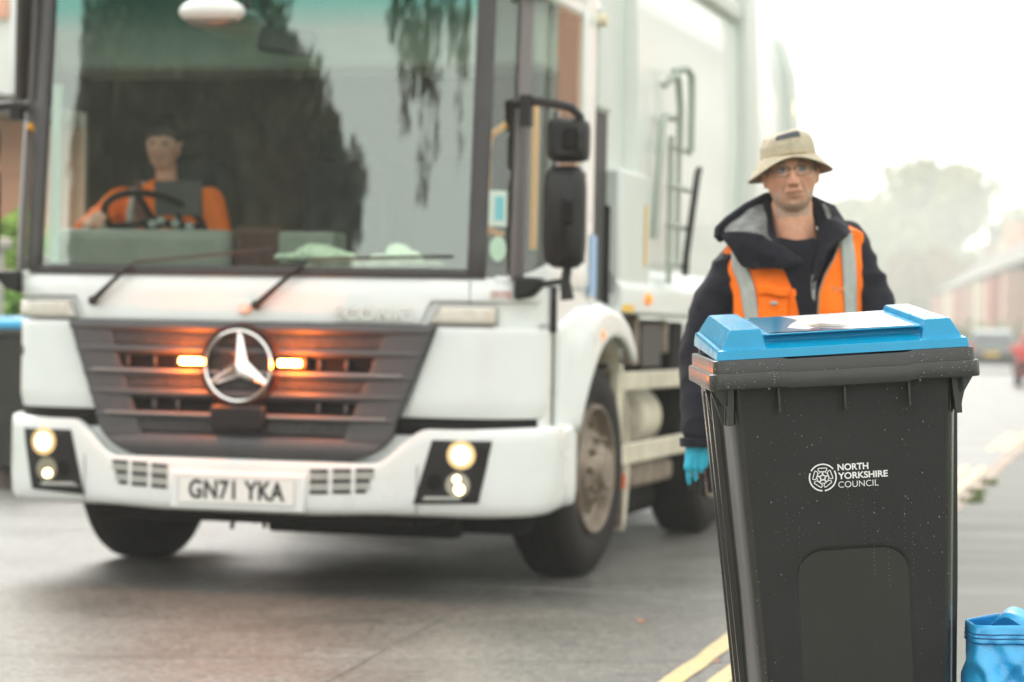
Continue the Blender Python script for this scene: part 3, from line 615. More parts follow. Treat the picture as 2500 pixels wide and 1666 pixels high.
# grab frame on the body side
m = MB()
m.tube([(1.30, 2.22, 1.62), (1.33, 2.22, 2.18), (1.33, 2.28, 2.24), (1.33, 2.5, 2.25)], .02, 8)
m.tube([(1.30, 2.35, 2.4), (1.36, 2.40, 2.46), (1.36, 2.45, 2.44), (1.36, 2.52, 2.3), (1.36, 2.52, 2.1)], .02, 8)
m.tube([(1.30, 2.6, 2.5), (1.36, 2.66, 2.52), (1.36, 2.78, 2.50), (1.36, 2.80, 2.40), (1.36, 2.80, 2.1)], .02, 8)
for z in (1.5, 1.7, 1.9, 2.1): m.tube([(1.34, 2.36, z), (1.34, 2.86, z)], .015, 8)
m.tube([(1.34, 2.40, 1.4), (1.34, 2.40, 2.15)], .016, 8); m.tube([(1.34, 2.60, 1.5), (1.34, 2.60, 2.15)], .014, 8)
m.build('grab_frame', mat('frame_green_grey', (.36, .40, .35), .45), TR, smooth=60)
MB().tube([(1.37, 2.98, 2.02), (1.37, 2.94, 2.0), (1.37, 2.68, 1.55), (1.37, 2.66, 1.45)], .019, 8).build('step_bar', black, TR)
MB().lathe([(0, 0), (0, .045), (.03, .045), (.045, .0)], (1.34, 6.85, 2.72), 'X', 18).build('rear_beacon', mat('beacon_glow', (1, .6, .2), .3, emis=(1, .62, .25), estr=12), TR)
MB().tube([(1.24, 1.15, 2.58), (1.30, 1.15, 2.58)], .03, 10).build('roof_marker', mat('marker_cream', (.7, .62, .45), .4), TR)
# ------------------------------------------------------------------ the wheelie bin in front (local: front face towards -y, rim front at y = 0)
def G(x, c, s): return math.exp(-((x-c)/s)**2)
binp = mat('dark_bin_plastic', (.024, .024, .021), .24, var=.06, vscale=5, bump=.08, bscale=240, rvar=.02, coat=.3)
panelp = mat('bin_front_plastic', (.0175, .0178, .0172), .40, spec=.35, var=.14, vscale=7, bump=.14, bscale=300, rvar=.06)
ribp = mat('bin_rim_plastic', (.028, .028, .026), .26, var=.05, vscale=10, bump=.03, bscale=260, rvar=.02)
blue = mat('blue_lid_plastic', (.0, .27, .49), .16, spec=.35, var=.05, vscale=12, bump=.07, bscale=160, rvar=.07, coat=.15)
drop = mat('water_drop', (.20, .21, .20), .05, spec=1)
BIN = thing('wheelie_bin', 'large dark grey wheelie bin in front, with bright blue lid and white council lettering', 'wheelie bin', (.792, 5.2, .10), 0)
BIN.rotation_euler = (0, -R_(4.4), 0)
def bsec(z, y0, y1, hw, fw, cr=.03):
    """plan section: narrow flat front, long chamfers, wider sides"""
    pts = []
    half = [(0, y0), (fw*.5, y0), (fw-.014, y0+.0005), (fw-.004, y0+.004), (fw+.004, y0+.014), (fw+.011, y0+.045), (fw+.018, y0+.07), (hw-.008, y0+.115), (hw-.002, y0+.135), (hw, y0+.17), (hw, y0+.3), (hw, y1-.06), (hw-.01, y1-.02), (hw-.04, y1), (0, y1)]
    return [(x, y, z) for x, y in half] + [(-x, y, z) for x, y in half[::-1][1:-1]]
m = MB(); rings = []
for z in np.linspace(.02, 1.0, 50):
    u = (z-.02)/.98; hw = lerp(.225, .268, u); fw = lerp(.190, .240, u); y0 = lerp(.115, .042, u); y1 = lerp(.53, .66, u)
    rings.append(bsec(z, y0, y1, hw, fw))
m.loft(rings)
body_b = m.build('bin_body', binp, BIN, smooth=50)
# front panel with its moulded arch, a dense sheet standing 2 mm proud
def fpan(u, v):
    z = lerp(.05, .955, v); uu = (z-.02)/.98; fw = lerp(.190, .240, uu)-.012; x = lerp(-fw, fw, u); y = lerp(.115, .042, uu)-.0025
    # arch recess: rounded rectangle, soft shoulders
    ax, az = abs(x-.004)-.108+.012*0, z-.575; r = .045
    qx, qz = max(ax+r, 0), max(az+r, 0); d = math.hypot(qx, qz)-r if (qx > 0 and qz > 0) else max(ax, az)
    rec = sstep(.022, -.026, d)
    y += .024*rec
    y += .0022*G(abs(x), fw-.05, .02)*.0
    return (x, y, z)
MB().grid(fpan, 110, 220).build('front_panel', panelp, body_b, smooth=180)
# rim: two tiers, the lower one proud, the middle stretch bulging a little
def rimsec(prof, y1, bulge=0):
    m = MB(); rings = []
    for (z, o) in prof:
        ring = []
        def add(x, y, nx, ny):
            b = bulge*(sstep(-.135, -.120, x)-sstep(.135, .15, x))*(1 if y < .03 else 0); zz = z + .012*(y/y1) - (.0035*(sstep(-.135, -.120, x)-sstep(.135, .15, x)) if y < .03 else 0)
            ring.append((x+nx*o, y+ny*(o+b), zz))
        hw = .285; r = .016
        for x in np.linspace(-hw+r, hw-r, 60): add(x, 0, 0, -1)
        for a in (20, 45, 70): add(hw-r+r*math.sin(R_(a)), r-r*math.cos(R_(a)), math.sin(R_(a)), -math.cos(R_(a)))
        for y in np.linspace(r, y1, 8): add(hw, y, 1, 0)
        for x in np.linspace(hw-.02, -hw+.02, 6): add(x, y1+.01, 0, 1)
        for y in np.linspace(y1, r, 8): add(-hw, y, -1, 0)
        for a in (70, 45, 20): add(-hw+r-r*math.sin(R_(a)), r-r*math.cos(R_(a)), -math.sin(R_(a)), -math.cos(R_(a)))
        rings.append(ring)
    m.loft(rings); return m
prof = [(.952, -.02), (.9508, .0045), (.9520, .0068), (.9555, .0075), (.9825, .0068), (.9850, .0062), (.9862, .0045), (.9866, .0005), (.9872, -.0020), (1.0115, -.0028), (1.0138, -.0036), (1.0148, -.0060), (1.0145, -.03), (1.0145, -.2)]
rim = rimsec(prof, .60, .0028).build('rim', ribp, BIN, smooth=28)
# corner gussets, fins under the rim
m = MB()
for x in (-.142, .0, .139): m.box((x, .030, .925), (.0055, .024, .062))
m.build('rim_fin', binp, body_b, bevel=.001)
for s in (-1, 1):
    for poly, a, b, pl_ in (([(s*.236, .952), (s*.284, .952), (s*.2555, .908), (s*.2555, .872), (s*.241, .872)], .044, .056, 'XZ'), ([(.008, .952), (.10, .952), (.10, .872), (.07, .872), (.06, .9)], s*.252, s*.258, 'YZ'), ([(s*.225, .952), (s*.284, .952), (s*.268, .90), (s*.262, .872), (s*.250, .872)], .10, .108, 'XZ'), ([(s*.24, .955), (s*.284, .955), (s*.272, .88), (s*.262, .87)], .24, .25, 'XZ')):
        MB().prism(poly, a, b, pl_).build('corner_gusset', binp, body_b, bevel=.001)
for s in (-1, 1):   # long moulded ribs down the side
    for (yo_, w_) in ((.20, .012), (.33, .02), (.42, .012)):
        m = MB(); m.loft([[(s*(lerp(.222, .266, u)+a), lerp(yo_+.06*(1-u), yo_, u)+b, lerp(.05, .94, u)) for a, b in ((-.01, -w_), (.010, -w_*.7), (.010, w_*.7), (-.01, w_))] for u in (0, .5, 1)]); m.build('side_rib', ribp, body_b, bevel=.002)
m = MB(); m.tube([(-.26, .655, 1.03), (.26, .655, 1.03)], .014, 12); m.build('handle_bar', ribp, BIN, smooth=60)
m = MB(); m.tube([(-.25, .50, .09), (.25, .50, .09)], .011, 10); ax = m.build('axle', steel, BIN)
for s in (-1, 1):
    MB().lathe([(-.025, .0), (-.025, .07), (-.022, .095), (.0, .1), (.022, .095), (.025, .07), (.025, 0)], (s*.235, .50, .093), 'X', 36).build('bin_wheel', rubber, BIN, smooth=40)
# lid: frustum pods left and right, sunk centre with an overhung front wall, flange all round
def lidh(x, y):
    zb = lambda dx, dy: 0
    sl = .042*(y/.62)                                    # the whole lid climbs to the hinge
    e = min(x+.272, .272-x); f = y-.010; bk = .63-y
    h = min(.018, min(e, f, bk)*9+.0)                    # flange
    h = max(h, 0)
    base = .0185+min(.012, max(0, min(e-.012, f-.016)*.5))
    # pods: outer wall steep, front wall sloped, inner wall steep
    ax = abs(x); po = .272-.012-ax; pi = ax-(.168 if x < 0 else .178)
    pod = min(.0600, .022+po*1.75, .020+(f-.016)*4.6, .040+pi*5+0, .02+bk*.8)
    cen = min(.0465, .0225+(f-.044)*12 if f > .040 else .0, .02+bk*.8)
    if po <= 0: pod = 0
    if ax > .18: cen = 0
    core = max(pod if pi > -.006 else 0, cen)
    hh = h
    if e > .010 and f > .012: hh = max(h, base if True else 0)
    return max(hh, core)+sl
xs_ = np.unique(np.round(np.concatenate([np.linspace(-.272, -.15, 62), np.linspace(-.15, .15, 60), np.linspace(.15, .272, 62)]), 5))
ys_ = np.unique(np.round(np.concatenate([np.linspace(.010, .09, 56), np.linspace(.09, .63, 70)]), 5))
H_ = np.array([[lidh(x, y) for x in xs_] for y in ys_])
for _ in range(1):
    Hp = np.pad(H_, 1, 'edge'); S = (Hp[:-2, 1:-1]+Hp[2:, 1:-1]+Hp[1:-1, :-2]+Hp[1:-1, 2:]+2*H_)/6
    H_ = S
vs = []; nx_, ny_ = len(xs_), len(ys_)
for j, y in enumerate(ys_):
    for i, x in enumerate(xs_): vs.append((x, y-(.0), 1.0165+H_[j, i]))
fs = [(j*nx_+i, j*nx_+i+1, (j+1)*nx_+i+1, (j+1)*nx_+i) for j in range(ny_-1) for i in range(nx_-1)]
# skirt
bd = [i for i in range(nx_)] + [(j*nx_+nx_-1) for j in range(1, ny_)] + [((ny_-1)*nx_+i) for i in range(nx_-2, -1, -1)] + [j*nx_ for j in range(ny_-2, 0, -1)]
o_ = len(vs); vs += [(vs[i][0]*1.004, vs[i][1]-(.001 if vs[i][1] < .1 else 0), 1.0150+.042*(vs[i][1]/.62)*.7) for i in bd]
n_ = len(bd); fs += [(bd[k], bd[(k+1) % n_], o_+(k+1) % n_, o_+k) for k in range(n_)]
lid = mk('lid', vs, fs, blue, BIN, smooth=32)
m = MB(); m.box((0.0, .036, 1.0425), (.30, .012, .020))
m = MB()
# slot moulded in the outer wall of each pod, lying on its slope
for s in (-1, 1):
    m.add([(s*.2615, .075, 1.040), (s*.2615, .20, 1.052), (s*.2425, .19, 1.083), (s*.2425, .095, 1.076)], [(0, 1, 2, 3)])
m.build('grip_recess', mat('grip_blue', (.006, .17, .40), .25), lid, thick=.002) if False else None
# lip under the sunk top's front edge
MB().box((.006, .0435, 1.0648), (.338, .024, .0035)).build('top_lip', blue, lid, bevel=.0012)
# printed sheet on the lid's sunk top
shm = mat('wet_printed_sheet', (.80, .82, .84), .22, coat=.6, bump=.1, bscale=40)
def onlid(x, y, d=.0016): return (x, y, 1.0165+.0465+.042*(y/.62)+d)
sh = MB().grid(lambda u, v: onlid(lerp(-.150, .163, u), lerp(.050, .56, v)), 30, 30).build('lid_poster', shm, lid)
for nm, col, pts in (('poster_print', (.0, .27, .49), [(-.149, .051), (-.06, .051), (-.04, .07), (-.07, .10), (-.10, .17), (-.08, .28), (-.05, .40), (-.07, .55), (-.149, .555)]), ('poster_print', (.02, .07, .24), [(-.06, .055), (.03, .06), (.01, .085), (-.02, .10), (-.05, .12), (-.06, .10)]), ('poster_print', (.65, .17, .06), [(-.02, .0525), (.07, .0525), (.085, .06), (.05, .066), (.03, .062), (-.01, .06)]), ('poster_print', (.55, .52, .45), [(-.04, .14), (.01, .11), (.05, .13), (.02, .18), (-.02, .24), (-.05, .2)])):
    MB().add([onlid(x, y, .0026+col[0]*.001) for x, y in pts], [tuple(range(len(pts)))]).build(nm, mat('print_%d' % int(col[0]*100), col, .14, coat=.6), sh, smooth=0)
# water: beads on the rim, lid and front panel
def yfront(z): return lerp(.115, .042, (z-.02)/.98)-.003
m = MB()
for i in range(300):
    z = .06+.89*random.random()**.8; x = random.uniform(-.215, .215)
    if abs(x-.004) < .125 and z < .585: yy = yfront(z)+.0155 if abs(x) < .085 and z < .55 else None
    else: yy = yfront(z)
    if yy is None: continue
    r = random.choice([.0005, .0006, .0007, .0008, .0013]); m.sphere((x, yy, z), (r, r*.5, r*random.uniform(1, 2.2)), 6, 4)
for x0 in (.05, .03, .082, .12, .135, .0, -.11, -.135):
    z = random.uniform(.6, .75)
    for k in range(9): m.sphere((x0+random.uniform(-.002, .002), yfront(z), z), (.0006, .0004, .0011), 6, 4); z -= random.uniform(.006, .016)
struct(m.build('water_drops', drop, body_b, smooth=180), 'stuff')
m = MB()
for i in range(150):
    x = random.uniform(-.28, .28); z = random.uniform(.955, 1.008); m.sphere((x, -.0075 if z < .984 else .0015, z), (random.uniform(.0006, .002), .0005, random.uniform(.0006, .0016)), 6, 4)
for x in (-.115, .045, -.165, -.04, .16): m.sphere((x, -.003, .9495), (.0026, .002, .003), 8, 6)
struct(m.build('water_drops', drop, rim, smooth=180), 'stuff')
m = MB()
for i in range(420):
    x = random.choice([random.uniform(-.262, -.16), random.uniform(.17, .262), random.uniform(-.26, .26)]); y = .012+random.random()**1.6*.3
    j = min(ny_-1, int(np.searchsorted(ys_, y))); k = min(nx_-1, int(np.searchsorted(xs_, x))); r = random.choice([.0006, .0008, .001, .0016])
    m.sphere((x, y, 1.0167+H_[j, k]), (r, r, r*.6), 6, 4)
struct(m.build('water_drops', mat('blue_water_drop', (.06, .36, .58), .04, spec=1), lid, smooth=180), 'stuff')
# council mark: rose in a broken ring, three lines of lettering
mark = mat('white_transfer', (.80, .80, .80), .45)
lg = Vector((-.0535, 0, .748))
def stroke(mb, pts, w_, closed=False, d=.0012):
    n = len(pts); pts = [Vector((p[0], 0, p[1])) for p in pts]; vs = []
    for i in range(n):
        a = pts[(i-1) % n] if closed or i > 0 else pts[0]; b = pts[(i+1) % n] if closed or i < n-1 else pts[-1]
        t_ = (b-a).normalized(); q = Vector((-t_.z, 0, t_.x))*w_/2
        for sg_ in (1, -1):
            P = lg+pts[i]+q*sg_; P.y = yfront(P.z)-d; vs.append(P)
    mb.add(vs, [(2*i, 2*i+1, 2*((i+1) % n)+1, 2*((i+1) % n)) for i in range(n if closed else n-1)])
m = MB(); RR = .0290
for a0, a1 in ((36, 148), (158, 266), (276, 388)):
    stroke(m, [(RR*math.cos(R_(a)), RR*math.sin(R_(a))) for a in np.linspace(a0, a1, 30)], .0031)
def petal(r0, r1, half0, half1, a, w_, rc=.25):
    P = []
    c = [(r0, -half0), (r1, -half1), (r1, half1), (r0, half0)]
    cs = []
    for i in range(4):
        p, q, r = Vector(c[i-1]), Vector(c[i]), Vector(c[(i+1) % 4]); e = rc*min((p-q).length, (r-q).length)
        A = q+(p-q).normalized()*e; B = q+(r-q).normalized()*e
        for t_ in (0, .25, .5, .75, 1): cs.append((1-t_)**2*A+2*t_*(1-t_)*q+t_*t_*B)
    ca, sa = math.cos(a), math.sin(a); stroke(m, [(p.x*ca-p.y*sa, p.x*sa+p.y*ca) for p in cs], w_, True)
for k in range(5):
    a = R_(90+72*k); petal(.0128, .0205, .0078, .0105, a, .0020, .45); petal(.0058, .0124, .0036, .0072, a+R_(36), .0017, .3)
stroke(m, [(.0048*math.cos(a), .0048*math.sin(a)) for a in np.linspace(0, 2*math.pi, 20)[:-1]], .0019, True)
m.build('council_rose', mark, BIN, smooth=0)
tl = math.atan2(.073, .98)
for s_, z_, b_, sz in (('NORTH', .7675, .00055, .0196), ('YORKSHIRE', .7485, .00055, .0196), ('COUNCIL', .7295, -.0001, .0196)):
    wdt = {'NORTH': .0672, 'YORKSHIRE': .1085, 'COUNCIL': .0875}[s_]
    o = text(s_, 'council_lettering', mark, BIN, sz, (-.0205, yfront(z_)-.0014, z_), rot=(math.pi/2+tl, 0, 0), bold=b_, align='LEFT', ext=.0002)
    xx = [v.co.x for v in o.data.vertices]; k = wdt/(max(xx)-min(xx)); m0 = min(xx)
    for v in o.data.vertices: v.co.x = (v.co.x-m0)*k

# ------------------------------------------------------------------ people
def headmesh(mb, c, sc_=1.0, yaw=0, roll=0, pitch=0, nu=110, nv=90, female=False):
    rot = Matrix.Rotation(yaw, 3, 'Z') @ Matrix.Rotation(roll, 3, 'Y') @ Matrix.Rotation(pitch, 3, 'X'); c = Vector(c)
    def f(u, v):
        th = 2*math.pi*u; ph = math.pi*(.002+.996*v)
        dx, dy, dz = math.sin(ph)*math.sin(th), -math.sin(ph)*math.cos(th), -math.cos(ph)
        z = dz*.120
        w_ = .0755*(1+.05*G(z, .03, .05)-.04*G(z, -.055, .02)); 
        jaw = sstep(-.03, -.118, z); w_ *= 1-.10*jaw-.10*sstep(-.07, -.12, z)
        dpf = .093*(1-.02*jaw); dpb = .100*(1-.30*sstep(-.01, -.10, z))
        sx = math.copysign(abs(dx)**.92, dx)
        x = sx*w_*(1.04 if dz < 0 else 1); y = dy*(dpf if dy < 0 else dpb)
        if dz < 0: k = (1-dz*dz)**.5; kk = k**.62/k if k > .05 else 1; kk = min(kk, 2.2); x *= lerp(1, kk, .75); y *= lerp(1, kk, .9 if dy < 0 else .3)
        if dy < 0:
            fr = min(1, -dy*1.6)
            ax = abs(x); d = 0
            d += .0275*G(x, 0, .0085+.005*sstep(.02, -.03, z))*sstep(.032, -.026, z)*sstep(-.052, -.036, z)     # nose
            d += .010*G(ax, .0125, .006)*G(z, -.034, .008)                                                       # nostril wings
            d += .0055*G(z, .028, .010)*G(ax, .024, .022)                                                        # brow
            d -= .0150*G(ax, .031, .014)*G(z, .010, .0105)                                                       # eye socket
            d += .0048*G(ax, .033, .011)*G(z, .004, .006)                                                        # lid/ball
            d += .0065*G(ax, .046, .018)*G(z, -.018, .018)                                                       # cheekbone
            d -= .0075*G(ax, .050, .014)*G(z, -.060, .022)                                                       # hollow cheek
            d -= .0055*G(ax, .022+.38*max(0, -.03-z), .0045)*G(z, -.048, .018)                                   # fold beside the mouth
            d += .0075*G(z, -.060, .018)*G(x, 0, .032)                                                           # muzzle
            d += .0042*G(z, -.0585, .0048)*G(x, 0, .019)+.0050*G(z, -.0705, .0055)*G(x, 0, .018)                 # lips
            zm = z+.0645-.055*ax*ax*50*.35; d -= .0075*G(zm, 0, .0026)*G(x, 0, .026)                                                         # mouth line
            d -= .0040*G(z, -.083, .007)*G(x, 0, .022)
            d += .0095*G(z, -.104, .014)*G(x, 0, .022)                                                           # chin
            y -= d*fr
        p = rot @ (Vector((x, y, z))*sc_); return c+p
    mb.grid(f, nu, nv)
    for s in (-1, 1):
        R3 = lambda q: c+rot @ (Vector(q)*sc_)
        pts = [R3((s*(.0825+.007*math.sin(a*.5+.6)), .010-.016*math.cos(a), -.004+.030*math.sin(a)*(1 if math.sin(a) > 0 else .95))) for a in np.linspace(-2.2, 2.6, 12)]
        mb.tube(pts, [.0055*sc_]*10+[.006*sc_, .005*sc_], 8); capsule(mb, R3((s*.073, .005, -.022)), .0085*sc_, R3((s*.076, .006, .012)), .009*sc_, 10)
    return rot
def put_eyes(parent, c, rot, sc_, iris=(.05, .07, .09)):
    for s in (-1, 1):
        e = Vector(c)+rot @ (Vector((s*.0315, -.0755, .006))*sc_)
        o = MB().sphere(e, .0118*sc_, 16, 12).build('eye', mat('eye_white', (.17, .12, .10), .2), parent, smooth=180)
        q = Vector(c)+rot @ (Vector((s*.0310, -.0850, .0055))*sc_)
        MB().sphere(q, (.0062*sc_, .0034*sc_, .0062*sc_), 14, 8).build('iris', mat('iris_%d' % int(iris[0]*1000), iris, .15), o, smooth=180)
        lidm = MB(); lidm.grid(lambda u, v: Vector(c)+rot @ (Vector((s*.0315+.0145*math.cos(math.pi*u), -.0745-.0140*math.sin(math.pi*u)**.6-.001*v, .0085+.0065*math.sin(math.pi*u)*(1-v*.5)+.004*v))*sc_), 12, 3)
        lidm.build('eyelid', MATS['skin_old'], o, smooth=180)
skin_m = bpy.data.materials.new('skin_old'); skin_m.use_nodes = True; MATS['skin_old'] = skin_m
def skinmat(m, base, lip, stub, c, zs, rot):
    t = m.node_tree; b = t.nodes['Principled BSDF']; b.inputs['Roughness'].default_value = .5
    b.inputs['Subsurface Weight'].default_value = .12; b.inputs['Subsurface Scale'].default_value = .008; b.inputs['Subsurface Radius'].default_value = (1, .35, .2)
    at_ = t.nodes.new('ShaderNodeAttribute'); at_.attribute_name = 'tone'
    nz = t.nodes.new('ShaderNodeTexNoise'); nz.inputs['Scale'].default_value = 70; nz.inputs['Detail'].default_value = 5
    mr = t.nodes.new('ShaderNodeMapRange'); mr.inputs[3].default_value = .80; mr.inputs[4].default_value = 1.2
    tc = t.nodes.new('ShaderNodeTexCoord'); t.links.new(tc.outputs['Object'], nz.inputs['Vector']); t.links.new(nz.outputs['Fac'], mr.inputs[0])
    mm = t.nodes.new('ShaderNodeMixRGB'); mm.blend_type = 'MULTIPLY'; mm.inputs[0].default_value = 1
    t.links.new(at_.outputs['Color'], mm.inputs[1]); t.links.new(mr.outputs[0], mm.inputs[2]); t.links.new(mm.outputs[0], b.inputs['Base Color'])
    bp = t.nodes.new('ShaderNodeBump'); bp.inputs['Strength'].default_value = .25; bp.inputs['Distance'].default_value = .003; t.links.new(nz.outputs['Fac'], bp.inputs['Height']); t.links.new(bp.outputs[0], b.inputs['Normal'])
def tone(o, c, rot, sc_, base, lip, stub=None):
    me = o.data; ca = me.color_attributes.new('tone', 'FLOAT_COLOR', 'POINT'); inv = rot.inverted(); arr = []
    for v in me.vertices:
        q = (inv @ (v.co-Vector(c)))/sc_; col = np.array(base)
        if q.y < 0 and abs(q.z) < .16:
            ax = abs(q.x)
            k = G(ax, .045, .02)*G(q.z, -.025, .02)*.4+G(q.x, 0, .014)*G(q.z, -.028, .016)*.5; col = lerp(col, np.array((.58, .22, .15)), min(1, k))
            if stub is not None:
                k = sstep(-.045, -.075, q.z)*(.55*sstep(.030, .05, ax)+.75*sstep(-.088, -.102, q.z)+.2); k = min(.75, k)*(1 if q.z > -.135 else 0)
                col = lerp(col, np.array(stub), k)
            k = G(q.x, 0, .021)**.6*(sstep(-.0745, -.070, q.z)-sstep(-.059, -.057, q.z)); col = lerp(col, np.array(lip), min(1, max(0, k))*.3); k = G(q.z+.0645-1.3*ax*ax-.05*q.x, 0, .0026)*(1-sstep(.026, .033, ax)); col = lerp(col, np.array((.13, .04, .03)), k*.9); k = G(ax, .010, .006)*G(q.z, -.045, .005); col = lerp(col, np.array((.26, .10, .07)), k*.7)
            k = G(ax, .031, .016)*G(q.z, .006, .014)*.55; col = lerp(col, np.array((.30, .12, .09)), k)  # sockets, folds, brow lines and lip crease: shade painted into the skin colour
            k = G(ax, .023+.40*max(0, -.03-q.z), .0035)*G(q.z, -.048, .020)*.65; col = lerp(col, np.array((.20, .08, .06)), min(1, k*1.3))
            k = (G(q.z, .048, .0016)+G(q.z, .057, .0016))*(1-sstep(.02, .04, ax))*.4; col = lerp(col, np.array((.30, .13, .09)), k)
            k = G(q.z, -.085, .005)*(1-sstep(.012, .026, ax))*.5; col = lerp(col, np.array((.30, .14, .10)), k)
        arr += [*col, 1.0]
    ca.data.foreach_set('color', arr)
skinmat(skin_m, None, None, None, None, None, None)

def limb_glove(mb, wrist, d, spread, palmn, sc_=1.0, curl=.35, thumb=1, fr=1.0):
    """hand hanging from the wrist along d: palm, four fingers of different lengths with bends, thumb off the side"""
    wr = Vector(wrist); d = Vector(d).normalized(); sp = Vector(spread).normalized(); n = Vector(palmn).normalized()
    L = .094*sc_
    for i in range(4):
        off = sp*(-.030+.020*i)*sc_; capsule(mb, wr+off*.55+d*.005, .0165*sc_, wr+off+d*L*.88, .0135*sc_, 12)
    capsule(mb, wr-d*.05, .030*sc_, wr+d*.015, .028*sc_, 14)
    for i, (ln, r) in enumerate(((.066, .0085), (.080, .0093), (.086, .0095), (.074, .0092))):
        p = wr+sp*(-.031+.0207*i)*sc_+d*L*.92; dd = (d+sp*(-.03+.02*i)).normalized(); a = curl*(1+.15*(3-i)); pts = [p]
        for k, f in enumerate((.45, .32, .25)):
            dd = (dd*math.cos(a)+n*math.sin(a)).normalized(); p = p+dd*ln*f*sc_; pts.append(p); a = curl*.9
        chain(mb, pts, [r*sc_*fr, r*.98*sc_*fr, r*.92*sc_*fr, r*.8*sc_*fr], 10)
    p = wr+sp*thumb*.026*sc_+d*.022*sc_; q = p+(d*.75+sp*thumb*.75+n*.45).normalized()*.038*sc_; e = q+(d*.95+sp*thumb*.25+n*.4).normalized()*.034*sc_; g = e+(d+n*.3).normalized()*.022*sc_
    chain(mb, [p, q, e, g], [.0165*sc_, .013*sc_, .011*sc_, .0095*sc_], 12)

# ---- the worker behind the bin
WZ = .10
MAN = None
HC = Vector((-.017, -.01, 1.648-WZ)); HS = .985
mb = MB(); rotH = headmesh(mb, HC, HS, yaw=R_(-3), roll=R_(-6.5), pitch=R_(-1))
# head mesh leaning: chin to picture right
neck0 = Vector((0, .035, 1.42-WZ))
capsule(mb, (.0, .045, 1.40-WZ), .071, (-.008, .022, 1.56-WZ), .064, 24); capsule(mb, (-.05, .045, 1.37-WZ), .06, (.05, .045, 1.37-WZ), .06, 20)
capsule(mb, (-.052, .03, 1.43-WZ), .028, (-.035, .0, 1.52-WZ), .022, 14); capsule(mb, (.055, .03, 1.43-WZ), .028, (.035, .0, 1.52-WZ), .022, 14)
shL, shR = Vector((-.185, .05, 1.385-WZ)), Vector((.195, .05, 1.44-WZ))
elL, elR = Vector((-.268, .06, 1.08-WZ)), Vector((.268, -.02, 1.10-WZ))
wrL, wrR = Vector((-.292, -.02, .835-WZ)), Vector((.23, -.27, 1.02-WZ))
hipL, hipR = Vector((-.09, .06, .93-WZ)), Vector((.10, .06, .93-WZ))
knL, knR = Vector((-.10, -.04, .52-WZ)), Vector((.12, .10, .53-WZ))
anL, anR = Vector((-.10, -.02, .19-WZ)), Vector((.12, .20, .20-WZ))
capsule(mb, (-.13, .06, 1.365-WZ), .052, (.13, .06, 1.39-WZ), .052, 20)
chain(mb, [(0, .055, 1.34-WZ), (0, .055, 1.15-WZ), (0, .06, .97-WZ)], [.125, .12, .12], 24)
chain(mb, [shL, elL, wrL], [.042, .038, .028]); chain(mb, [shR, elR, wrR], [.042, .038, .028])
chain(mb, [hipL, knL, anL], [.085, .056, .038]); chain(mb, [hipR, knR, anR], [.085, .056, .038])
limb_glove(mb, wrL+Vector((0, 0, -.012)), (.05, .0, -1), (1, .35, 0), (.25, 1, -.1), .78, .24, 1); limb_glove(mb, wrR, (-.2, -1, -.3), (1, 0, 0), (0, -.3, -1), .78, .5, -1)
V, F = remesh(mb.v, mb.f, .0042, 1, .4)
MAN = mk('person', V, F, skin_m, None, smooth=180); MAN.location = (.87, 7.5, WZ)
tag(MAN, 'older man in tan bucket hat, glasses and orange hi-vis vest behind the large bin', 'person')
tone(MAN, HC, rotH, HS, (.72, .37, .24), (.42, .12, .09), (.42, .31, .24))
put_eyes(MAN, HC, rotH, HS, (.03, .04, .05))
HL = lambda x, y, z: HC+rotH @ (Vector((x, y, z))*HS)
# eyebrows, short grey sideburns
m = MB()
for s in (-1, 1): m.tube([HL(s*.017, -.096, .028), HL(s*.030, -.0945, .032), HL(s*.046, -.084, .026)], [.0022, .0032, .0018], 6)
m.build('eyebrows', mat('grey_brow', (.20, .13, .09), .9), MAN, smooth=60)
m = MB()
for s in (-1, 1): m.grid(lambda u, v, s=s: HL(s*(.0775-.004*v), lerp(-.045, .075, u), lerp(.045, -.002-.012*(u > .5), v)), 8, 4)
m.build('hair', mat('grey_hair', (.26, .22, .18), .9, var=.3, vscale=60), MAN, thick=.006, smooth=60)
# glasses
gm = mat('glasses_metal', (.16, .11, .07), .35, .5); m = MB()
for s in (-1, 1):
    cxg = s*.0325
    m.tube([HL(cxg+.0245*math.copysign(abs(math.cos(a))**.7, math.cos(a)), -.1045+.006*abs(math.cos(a)), .003+.0165*math.copysign(abs(math.sin(a))**.75, math.sin(a))) for a in np.linspace(0, 2*math.pi, 29)], .0016, 6, cap=False)
    m.tube([HL(s*.058, -.097, .009), HL(s*.070, -.07, .010), HL(s*.080, .0, .009)], .0017, 6)
m.tube([HL(-.009, -.104, .008), HL(0, -.107, .011), HL(.009, -.104, .008)], .0012, 6)
gl_ = m.build('glasses', gm, MAN, smooth=60)
for s in (-1, 1):
    MB().add([HL(s*.0325+.0235*math.cos(a), -.1040+.005*abs(math.cos(a)), .003+.0155*math.sin(a)) for a in np.linspace(0, 2*math.pi, 21)[:-1]], [tuple(range(20))]).build('spectacle_lens', glassmat('spectacle_glass', (.96, .96, .95), 1.55), gl_, smooth=0)
